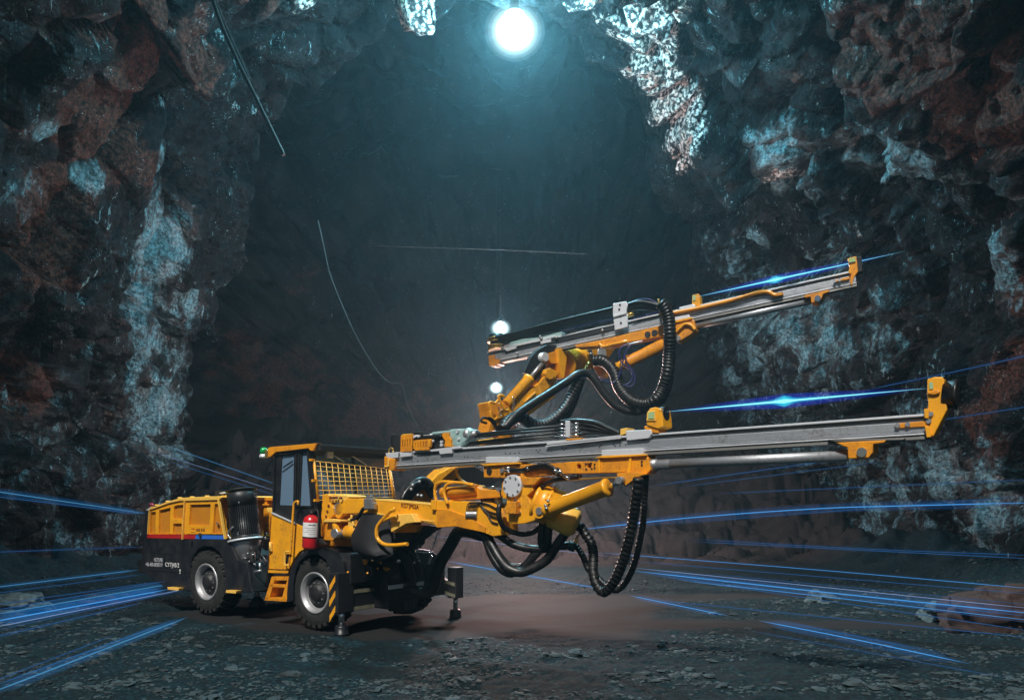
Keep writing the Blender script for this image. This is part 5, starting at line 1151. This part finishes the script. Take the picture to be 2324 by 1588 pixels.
mb = MB(); mb.tube([UX('D',x,y,-.15) for x,y in ((820,495),(1050,430),(1270,390))], .008); mb.tube([UX('D',x,y,-.15) for x,y in ((1400,260),(1480,222),(1580,215),(1660,250))], .012); mb.tube([UX('D',x,y,-.15) for x,y in ((1430,390),(1540,360),(1640,335),(1680,320))], .012); mb.build('thin_blue_hose', 'navy', ur_)
uf_('hose_clamp', 'plate', 'D', [(1270,252),(1385,232),(1400,265),(1385,330),(1400,350),(1398,455),(1288,485),(1270,350)], -.22, -.18, ur_, .01)
uf_('hose_clamp_step', 'plate', 'D', [(1272,355),(1390,322),(1388,340),(1274,372)], -.25, -.2, ur_, .005)
mb = MB()
for x,y in ((1325,302),(1335,360),(1340,420),(1332,262)): q = UX('D',x,y,-.235); mb.cyl(q, q+UFr.c*.04, .018)
mb.build('clamp_bolts', 'blackm', ur_)
mb = MB(); mb.cyl(UX('D',1400,352,-.1), UX('D',1450,342,-.1), .04); mb.build('brass_coupling', 'brass', ur_)
for i, pts in enumerate(([(1395,265),(1500,240),(1600,252),(1680,275)], [(1395,285),(1500,268),(1620,275),(1700,300)], [(1395,305),(1520,292),(1640,300),(1700,325)], [(1410,455),(1480,430),(1540,370),(1620,340),(1680,325)], [(1250,500),(1255,440),(1290,420)])):
    mb = MB(); mb.tube([UX('D',x,y,-.14+.03*i) for x,y in pts], .04 if i < 3 else .022); mb.build('arched_hose', 'rubber', ur_)
mb = MB(); mb.tube([UX('D',x,y,-.2) for x,y in ((1668,215),(1675,290),(1690,350),(1710,400))], .02); mb.build('hose_stand', 'brass', ur_)
cr2 = uf_('feed_cradle', 'yellow2', 'D', [(940,610),(1160,570),(1700,440),(1940,380),(1975,395),(1995,490),(1880,560),(1840,585),(1805,570),(1790,520),(1400,590),(1240,625),(1180,620),(950,635)], -.14, .14, None, .012)
uf_('cradle_top_plate', 'yellow', 'D', [(1780,405),(1955,370),(1960,385),(1790,425)], -.17, .17, cr2)
mb = MB(); mb.tube([UX('D',x,y,-.17) for x,y in ((1150,600),(1190,625),(1280,605),(1400,580)) ], .03); mb.tube([UX('D',x,y,-.17) for x,y in ((1810,510),(1860,460),(1900,430),(1950,440),(1985,480))], .03); mb.build('cradle_rib', 'yellow', cr2)
mb = MB()
for x,y,r in ((1572,520,.055),(1632,506,.055)): q = UX('D',x,y,-.155); mb.cyl(q, q+UFr.c*.03, r)
mb.build('bolt_holes', 'blackm', cr2)
mb = MB(); q = UX('D',1828,552,-.19); mb.cyl(q, q+UFr.c*.3, .055); mb.build('pin', 'steel', cr2)
p, q = UX('D',1400,762,-.05), UX('D',1745,590,-.05); L = (q-p).length; mb = MB(); mb.lathe(p, q, [(0,.09),(.02,.125),(.06,.125),(.07,.11),(L,.11)], 28); us_ = mb.build('support_cylinder', 'yellow2', rig)
mb = MB(); mb.cyl(UX('D',1280,820,-.05), p, .09); mb.build('cylinder_foot', 'yellow', us_)
ft = uf_('front_centraliser', 'yellow2', 'F', [(1925,158),(2020,132),(2030,200),(2040,300),(2000,360),(1968,460),(1950,420),(1955,380),(1935,300),(1945,260)], -.10, .10, None, .01)
uf_('tip_strap', 'yellow2', 'F', [(1775,392),(1950,355),(1948,385),(1840,405),(1785,418)], -.13, -.08, ft); uf_('tip_bracket', 'yellow', 'F', [(1940,285),(1965,275),(1965,320),(1945,325)], -.14, .14, ft)
mb = MB(); mb.prism([UX('F',x,y,-.12) for x,y in ((1940,160),(2010,145),(2015,190),(1945,205))], UFr.c*-.004); mb.build('reflective_patch', mat('reflective_film_c', (.45,.60,.25), .25, .3), ft)
uf_('rubber_buffer', 'rubber', 'F', [(2025,145),(2078,128),(2088,300),(2042,308)], -.09, .09, ft)
mb = MB()
for x,y in ((1788,404),(1838,392)): q = UX('F',x,y,-.15); mb.cyl(q, q+UFr.c*.04, .025)
mb.build('tip_bolts', 'steel', ft)
ub3 = uf_('cylinder_bracket', 'yellow2', 'F', [(1450,560),(1720,500),(1722,520),(1660,545),(1640,600),(1600,635),(1530,640),(1525,575),(1460,585)], -.13, .13, None, .008)
mb = MB(); q = UX('F',1600,592,-.16); mb.cyl(q, q+UFr.c*.3, .05); mb.build('bracket_pin', 'chrome', ub3)
p, q = UX('F',270,895,-.0), UX('F',1530,618,-.0); mb = MB(); mb.cyl(p, q, .06); mb.build('feed_cylinder', 'alu', rig)
mb = MB(); mb.tube([UX('F',x,y,-.13) for x,y in ((-40,768),(300,700),(640,620),(940,535),(1040,520),(1090,535),(1130,560),(1160,548))], .036); mb.prism([UX('F',x,y,-.16) for x,y in ((1120,545),(1220,520),(1222,550),(1135,568))], UFr.c*.08); mb.build('guide_rod', 'yellow2', ur_)
rc = uf_('rod_centraliser', 'yellow', 'F', [(232,555),(305,540),(315,570),(328,690),(300,700),(270,670),(232,650)], -.1, .1, None, .01)
mb = MB(); mb.prism([UX('F',x,y,-.11) for x,y in ((238,562),(270,555),(272,615),(240,620))], UFr.c*-.004); mb.build('reflective_patch', mat('reflective_film_d', (.50,.62,.30), .25, .3), rc)
# ---- big hanging hoses
def hang(name, c, pts, dep, r, rib=.08, pitch=.075, m='rubber'): return hose(name, c, pts, dep, r, rib, pitch, m=m)
hang('corrugated_hose', 'E', [(1715,335),(1700,480),(1670,700),(1640,860),(1590,1060),(1520,1250),(1440,1380),(1375,1415),(1310,1330),(1285,1200),(1290,1080),(1270,960),(1220,880),(1160,800),(1100,790)], [9.55,9.6,9.75,9.85,10,10.15,10.3,10.4,10.5,10.6,10.7,10.8,10.85,10.9,10.9], .066, .22, .065)
hang('corrugated_hose', 'E', [(1785,320),(1775,500),(1760,760),(1720,980),(1670,1170),(1590,1330),(1500,1400),(1400,1350),(1320,1270),(1240,1200),(1190,1080),(1130,990),(1080,975)], [9.8,9.9,10,10.1,10.2,10.4,10.5,10.6,10.7,10.8,10.9,11,11], .042, .2, .05)
hang('slack_hose', 'E', [(1080,975),(950,985),(800,1012),(650,1000),(520,960),(400,880),(330,850)], [11,11,11,11.05,11.1,11.2,11.3], .055, 0)
hang('slack_hose', 'E', [(1080,810),(1010,880),(930,990),(850,1110),(720,1190),(600,1230),(480,1190),(400,1100),(330,980),(280,880),(200,850)], [10.9,10.9,10.9,10.95,11,11.05,11.1,11.2,11.3,11.4,11.5], .066, 0)
hang('slack_hose', 'E', [(865,680),(850,820),(820,960),(720,1080),(620,1190),(500,1240),(400,1180),(320,1050),(260,900),(140,850)], [10.9,10.95,11,11.05,11.1,11.15,11.2,11.3,11.4,11.5], .06, 0)
hang('slack_hose', 'E', [(720,1165),(600,1170),(500,1160),(420,1080),(350,970)], [11.2,11.2,11.25,11.3,11.4], .035, 0)
hang('slack_hose', 'E', [(815,740),(800,880),(800,960),(850,980),(860,880),(872,690)], [10.9,10.9,10.95,10.9,10.85,10.85], .055, 0)
hang('slack_hose', 'E', [(440,600),(400,600),(395,700),(430,790),(500,840),(620,870),(720,850),(800,790)], [10.9,10.85,10.85,10.9,10.95,11,11,11], .036, 0)
mb = MB(); q = at(*sc('E',1085,800),10.85)
mb.lathe(q - Vector((.06,0,.03)), q + Vector((.06,0,.03)), [(0,.09),(.02,.10),(.06,.10),(.08,.09)], 24); mb.tube([at(*sc('E',x,y),10.75) for x,y in ((1060,760),(1085,775),(1080,860),(1110,850))], .018); mb.build('hose_collar', 'brass', rig)
mb = MB(); chain(mb, [at(*sc('E',x,y),10.75) for x,y in ((1145,870),(1135,910),(1128,930))], .05, .009); mb.prism([at(*sc('E',x,y),10.75) for x,y in ((1100,940),(1125,910),(1150,945),(1130,955))], (0,.05,0)); mb.build('padlock_chain', 'brass', rig)
mb = MB(); c = at(*sc('E',1085,985),10.95); mb.lathe(c - Vector((.05,0,-.02)), c + Vector((.05,0,-.02)), [(0,.065),(.1,.065)], 20); mb.build('hose_sleeve', mat('dark_green_sleeve',(.01,.05,.045),.5), rig)
# upper hoses
hang('corrugated_hose', 'D', [(1680,245),(1720,290),(1755,380),(1765,520),(1760,700),(1745,860),(1700,1000),(1640,1090),(1560,1125),(1450,1105),(1370,1040),(1320,960),(1290,860),(1240,790),(1180,750),(1120,750)], [14.5,14.5,14.5,14.5,14.6,14.6,14.7,14.7,14.8,14.9,15,15.1,15.2,15.3,15.4,15.5], .115, .16, .062)
hang('corrugated_hose', 'D', [(1700,240),(1745,300),(1775,400),(1785,560),(1780,760),(1760,950),(1700,1090),(1600,1150),(1500,1165)], [14.7,14.7,14.7,14.7,14.8,14.9,14.9,15,15], .07, .2, .05)
hang('slack_hose', 'D', [(1570,1180),(1430,1190),(1300,1140),(1200,1040),(1120,920),(1050,860),(960,870),(860,940),(720,1030),(560,1130),(420,1230),(330,1330)], [15,15,15,15,15,15,14.9,14.8,14.6,14.4,14.2,14.1], .075, 0)
hang('corrugated_hose', 'D', [(990,900),(960,960),(910,1060),(850,1170),(760,1260),(660,1310),(560,1290),(480,1240),(420,1240),(350,1290),(310,1350)], [15,15,15,14.9,14.8,14.7,14.6,14.5,14.4,14.2,14.1], .11, .12, .07)
hang('corrugated_hose', 'D', [(1000,910),(970,1000),(920,1140),(850,1250),(780,1290)], [15.2,15.2,15.1,15,14.9], .07, .15, .06)
for pts in ([(1410,600),(1350,630),(1325,690),(1345,760),(1420,830),(1440,900),(1400,950),(1340,960)], [(1450,600),(1390,660),(1380,740),(1440,830),(1465,900),(1440,965),(1370,970)], [(1440,600),(1380,680),(1350,800),(1320,900)], [(1090,850),(1150,900),(1250,940),(1300,925)], [(800,990),(830,1000),(858,990),(850,965)]):
    hose('thin_blue_hose', 'D', pts, 15.0, .014, m='navy')
mb = MB(); mb.cyl(UX('D',1400,610,-.2), UX('D',1530,578,-.2), .018); mb.build('pipe', 'plate', cr2)
mb = MB(); c = at(*sc('D',1490,1162),14.95); mb.lathe(c - Vector((.04,0,0)), c + Vector((.04,0,0)), [(0,.085),(.08,.085)], 20); mb.build('hose_collar', 'steel', rig)
# ------------------------------------------------------------------ lamps, added warm lights
def emis(name, col, st):
    m = bpy.data.materials.new(name); m.use_nodes = True; n = m.node_tree; n.nodes.clear()
    e = n.nodes.new('ShaderNodeEmission'); e.inputs[0].default_value = (*col, 1); e.inputs[1].default_value = st
    o = n.nodes.new('ShaderNodeOutputMaterial'); n.links.new(e.outputs[0], o.inputs[0]); return m
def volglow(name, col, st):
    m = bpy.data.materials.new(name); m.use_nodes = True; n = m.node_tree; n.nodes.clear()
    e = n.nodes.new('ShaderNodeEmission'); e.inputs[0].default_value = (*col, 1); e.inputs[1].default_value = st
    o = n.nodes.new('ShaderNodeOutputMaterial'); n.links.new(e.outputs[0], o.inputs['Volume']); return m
def lamp(px, py, d, r, power, col, label, top, es=12):
    c = at(px, py, d); root = bpy.data.objects.new('cavern_lamp', None); COL.objects.link(root); root.location = c
    inv = Matrix.Translation(-c); ROOTINV[root.name] = inv
    tag(root, label, 'lamp', 'lamps hanging in the cavern')
    mb = MB(); mb.ball(c, r*.6, 28, (1, 1, .85)); g = mb.build('glowing_globe', emis('lamp_glow', (0.85, 0.97, 1.0), es), root)
    for q_, e_ in ((.72, 1.2), (.86, .9), (1.0, .7), (1.13, .45), (1.28, .26), (1.45, .14), (1.65, .07)): mb = MB(); mb.ball(c, r*q_, 40, (1, 1, .85)); mb.build('halo_glow', volglow('lamp_halo', (.66,.95,1.0), e_/r), root)  # nested emissive balls paint a soft halo around the globe
    mb = MB(); mb.lathe(c + Vector((0,0,r*.9)), c + Vector((0,0,r*1.7)), [(0, r*.55), (r*.15, r*.5), (r*.3, r*.3), (r*.75, r*.22)], 20); mb.build('lamp_cap', 'blackm', root)
    mb = MB(); mb.cyl(c + Vector((0,0,r*1.6)), c + Vector((0,0,top)), 0.005, n=8); mb.build('suspension_cable', 'blackm', root)
    ld = bpy.data.lights.new('lamp_light', 'POINT'); ld.energy = power; ld.color = col; ld.shadow_soft_size = r * .95
    lo = bpy.data.objects.new('lamp_light', ld); COL.objects.link(lo); lo.parent = root
    return root
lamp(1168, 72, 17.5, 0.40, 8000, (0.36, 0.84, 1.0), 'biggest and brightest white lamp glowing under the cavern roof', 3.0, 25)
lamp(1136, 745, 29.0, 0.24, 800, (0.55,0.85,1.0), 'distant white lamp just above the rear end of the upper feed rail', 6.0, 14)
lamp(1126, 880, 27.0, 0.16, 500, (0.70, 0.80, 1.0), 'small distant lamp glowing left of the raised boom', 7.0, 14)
def glow(name, p, e, col): 
    ld = bpy.data.lights.new(name, 'POINT'); ld.energy = e; ld.color = col; ld.shadow_soft_size = 0.3
    o = bpy.data.objects.new(name, ld); COL.objects.link(o); o.location = p; return o
glow('added_warm_glow', at(1200, 1080, 23), 1100, (1.0, 0.62, 0.52))  # added unseen warm lights, no fixture, for pinkish haze behind the booms
glow('added_warm_glow', at(1150, 960, 27), 3000, (1.0, 0.66, 0.60))

# cables -------------------------------------------------------------
def cable(pts, d, r, m, label, name='hanging_cable'):
    mb = MB(); mb.tube([at(x, y, (d if not isinstance(d, tuple) else d[0] + (d[1]-d[0])*i/(len(pts)-1))) for i, (x, y) in enumerate(pts)], r, 8); o = mb.build(name, m)
    tag(o, label, 'cable'); return o
M['cable_pale'] = mat('pale_cable', (.07,.06,.06), .5); M['cable_blue'] = mat('blue_cable', (.10,.22,.38), .4)
cable([(470,-40),(500,50),(535,130),(562,185),(600,262),(644,352)], 15.5, .035, 'blackm', 'dark cable hanging from the roof at upper left past the brown blocks')
cable([(478,-40),(505,40),(540,120),(566,178)], 15.4, .012, 'cable_pale', 'thin pale wire beside the dark cable at upper left')
cable([(722,500),(735,560),(752,630),(800,745),(850,832),(882,866),(912,874),(925,920),(952,978),(985,1060)], 20, .010, 'cable_pale', 'thin pale cable sagging down the middle of the cavern to the rig')
cable([(855,558),(1000,563),(1150,568),(1335,577)], 26, .007, 'cable_pale', 'faint cable strung straight across the middle of the cavern')
# light beams --------------------------------------------------------
BM = dict(blue=(emis('beam_blue', (.09,.40,.95), .75), volglow('beam_blue_glow', (.02,.19,.62), .75)),
          cyan=(emis('beam_cyan', (.10,.38,.72), .55), volglow('beam_cyan_glow', (.02,.16,.42), .8)),
          pale=(emis('beam_pale', (.34,.50,.90), .6), volglow('beam_pale_glow', (.05,.14,.5), .5)),
          faint=(emis('beam_faint', (.04,.17,.45), .5), volglow('beam_faint_glow', (.01,.06,.25), .4)))
def beam(pts, d0, d1, kind, r, rg_, label, group):
    P = []
    n = len(pts)
    for i, (x, y) in enumerate(pts):
        d = 1 / ((1/d0) * (1 - i/(n-1)) + (1/d1) * (i/(n-1)))
        if y > 1135: d = min(d, .955 * CAMZ * 1850 / (y - 1130))
        P.append(at(x, y, d))
    def taper(rad, nseg):
        Q = spline(P, (P[-1]-P[0]).length / 40) if n > 2 else [P[0].lerp(P[-1], k/40) for k in range(41)]
        mb = MB(); vs = []; fs = []; t = (P[-1]-P[0]).normalized(); x_ = t.cross(Vector((0,0,1))).normalized(); y_ = t.cross(x_)
        for k, q in enumerate(Q):
            s_ = k/(len(Q)-1); f = min(1, min(s_, 1-s_)*7 + .05)
            for i in range(nseg): an = 2*math.pi*i/nseg; vs.append(q + (x_*math.cos(an)+y_*math.sin(an))*rad*f)
        for k in range(len(Q)-1):
            for i in range(nseg): j = (i+1) % nseg; fs.append((k*nseg+i, k*nseg+j, (k+1)*nseg+j, (k+1)*nseg+i))
        mb.add(vs, fs, True); mb.add(vs[:nseg], [tuple(range(nseg))]); mb.add(vs[-nseg:], [tuple(range(nseg))]); return mb
    o = taper(r * .52, 6).build('light_streak', BM[kind][0]); tag(o, label, 'light beam', group)
    if rg_: taper(rg_, 14).build('glow', BM[kind][1], o)
GL, GR = 'blue light beams crossing the left side', 'blue light beams crossing the right side'
beam([(-60,1107),(340,1166)], 13.5, 18, 'cyan', .016, .075, 'bright cyan beam running into the yellow engine cover from the left edge', GL)
beam([(-60,1254),(330,1240)], 14, 18, 'faint', .010, .05, 'faint lone beam at the height of the red stripe on the rig rear', GL)
beam([(-60,1338),(318,1292)], 13, 18, 'cyan', .012, .05, 'thin cyan beam meeting the rear bumper of the rig', GL)
beam([(-60,1402),(400,1322)], 11, 17, 'cyan', .014, .07, 'upper beam of the tight bundle passing under the rig rear', GL)
beam([(-60,1418),(380,1337)], 11, 17, 'blue', .018, .10, 'brightest beam of the tight bundle passing under the rig rear', GL)
beam([(-60,1432),(450,1330)], 11, 17, 'pale', .010, .04, 'palest beam of the tight bundle passing under the rig rear', GL)
beam([(-60,1456),(330,1365)], 11, 16, 'faint', .012, .05, 'lowest faint beam of the tight bundle passing under the rig rear', GL)
beam([(-60,1586),(425,1400)], 9, 14.5, 'cyan', .016, .07, 'bright cyan beam lying along the floor in the lower left corner', GL)
beam([(-60,1562),(260,1440)], 9.2, 13, 'faint', .008, .03, 'thin faint beam just above the one on the floor at lower left', GL)
beam([(380,1012),(640,1103)], 17.5, 16.5, 'cyan', .008, .03, 'upper of three thin slanting beams behind the cab', GL)
beam([(330,1019),(640,1118)], 17.5, 16.5, 'pale', .006, .02, 'middle pale one of three thin slanting beams behind the cab', GL)
beam([(380,1046),(640,1128)], 17.5, 16.5, 'faint', .009, .03, 'lowest of three thin slanting beams behind the cab', GL)
beam([(1290,1204),(1560,1175),(1850,1154),(2100,1146),(2400,1139)], 15, 11, 'blue', .016, .075, 'brightest blue beam crossing level behind the hanging hoses to the right edge', GR)
beam([(1475,1103),(1775,1060),(1990,1030)], 14.5, 13, 'faint', .012, .05, 'thin beam rising right beneath the lower feed rail', GR)
beam([(1540,1105),(2010,1046)], 14.5, 13, 'faint', .008, .03, 'fainter beam just under the one beneath the lower feed rail', GR)
beam([(1560,1222),(1950,1244),(2400,1262)], 15, 12, 'faint', .010, .05, 'faint beam sloping gently down below the brightest blue one', GR)
beam([(1340,1252),(1850,1292),(2400,1340)], 15.5, 12, 'blue', .008, .03, 'crisp thin beam sloping down across the right wall to the red boulder', GR)
beam([(1420,1286),(1900,1335),(2400,1386)], 15, 11, 'pale', .009, .03, 'pale upper beam of the bundle running to the lower right', GR)
beam([(1430,1294),(1900,1346),(2400,1397)], 15, 11, 'blue', .016, .08, 'glowing middle beam of the bundle running to the lower right', GR)
beam([(1540,1316),(1950,1362),(2400,1414)], 14, 11, 'blue', .008, .03, 'lower beam of the bundle running to the lower right', GR)
beam([(1430,1351),(1650,1396)], 15, 13, 'blue', .012, .06, 'short bright beam on the floor right of the hose loop', GR)
beam([(1725,1408),(1950,1452),(2200,1505)], 13, 10, 'blue', .013, .08, 'beam lying low over the gravel at lower right', GR)
beam([(1790,1412),(2080,1470)], 13, 11, 'faint', .008, .03, 'faint thin beam above the one lying over the gravel at lower right', GR)
beam([(1960,886),(2200,836),(2400,790)], 13, 11, 'faint', .011, .05, 'faint beam rising to the right edge above the rail tip', GR)
beam([(2120,955),(2400,912)], 12, 11, 'faint', .009, .04, 'faint beam behind the tip of the lower feed rail', GR)
beam([(985,1216),(1400,1264)], 14, 13.5, 'pale', .006, .02, 'thin pale beam passing behind the drooping hoses', GR)
beam([(1010,1272),(1380,1338)], 13.8, 13, 'blue', .010, .04, 'beam near the floor behind the drooping hoses', GR)
for k, (a, b, c_, d_) in enumerate(((1450,1300,2400,1420),(1480,1296,2400,1406),(1520,1310,2400,1440),(1600,1300,2400,1378),(1400,1270,2400,1352),(1560,1228,2400,1270),(1500,1190,2400,1120),(1620,1120,2400,1085),(1480,1360,2400,1452),(1700,1430,2300,1540))):
    beam([(a,b),(c_,d_)], 15, 11, 'faint', .007 + .002 * (k % 3), .035, 'hair thin faint beam fanning out to the right behind the hanging hoses', GR)
for k, (a, b, c_, d_) in enumerate(((-60,1352,330,1302),(-60,1378,370,1318),(-60,1392,390,1316),(-60,1440,420,1338),(-60,1572,380,1412),(-60,1120,320,1166))):
    beam([(a,b),(c_,d_)], 11, 16, 'faint', .007 + .002 * (k % 3), .035, 'hair thin faint beam running from the left edge towards the rig rear', GL)
def spindle(a, b, d0, d1, f, label):
    A, B = at(*a, d0), at(*b, d1); L = (B-A).length
    def prof_(r, p): return [(L*k/48, max(.0015, r*((k/48)/f if k/48 < f else (1-k/48)/(1-f))**p)) for k in range(49)]
    mb = MB(); pr = []
    for k in range(61):
        s_ = k/60; base = .030*((s_/f) if s_ < f else (1-s_)/(1-f)); pr.append((L*s_, max(.001, base + .036*math.exp(-((s_-f)/.03)**2)*max(0, 1-abs(s_-f)*8))))
    mb.lathe(A, B, [(t, r*.32) for t, r in pr], 12); o = mb.build('laser_streak', emis('laser_core', (.28,.85,.95), 1.3)); tag(o, label, 'laser beam', 'blue green beams along the feed rails')
    mb = MB(); mb.lathe(A, B, pr, 20); mb.build('inner_glow', volglow('laser_teal', (.03,.62,.62), 8), o)
    mb = MB(); mb.lathe(A, B, prof_(.085, .8), 20); mb.build('outer_glow', volglow('laser_blue', (.01,.06,.85), 2.2), o)
spindle((1500,935), (2115,880), 9.7, 8.1, .5, 'blue green laser beam glowing above the lower feed rail')
spindle((1570,676), (2055,570), 14.3, 13.2, .41, 'blue green laser beam glowing above the upper feed rail')

# haze ---------------------------------------------------------------
mb = MB(); mb.box((0, 26, 12.5), 60, 70, 31)
hz = mb.build('haze', 'black'); me = hz.data; me.materials.clear()
hm = bpy.data.materials.new('haze_air'); hm.use_nodes = True; n = hm.node_tree; n.nodes.clear()
pv = n.nodes.new('ShaderNodeVolumePrincipled'); pv.inputs['Color'].default_value = (0.54, 0.87, 1.0, 1); pv.inputs['Density'].default_value = HAZE if 'HAZE' in globals() else 0.0016
pv.inputs['Anisotropy'].default_value = 0.65
o = n.nodes.new('ShaderNodeOutputMaterial'); n.links.new(pv.outputs[0], o.inputs['Volume']); me.materials.append(hm)
tag(hz, 'thin dusty haze filling the cavern air', 'haze', kind='stuff')
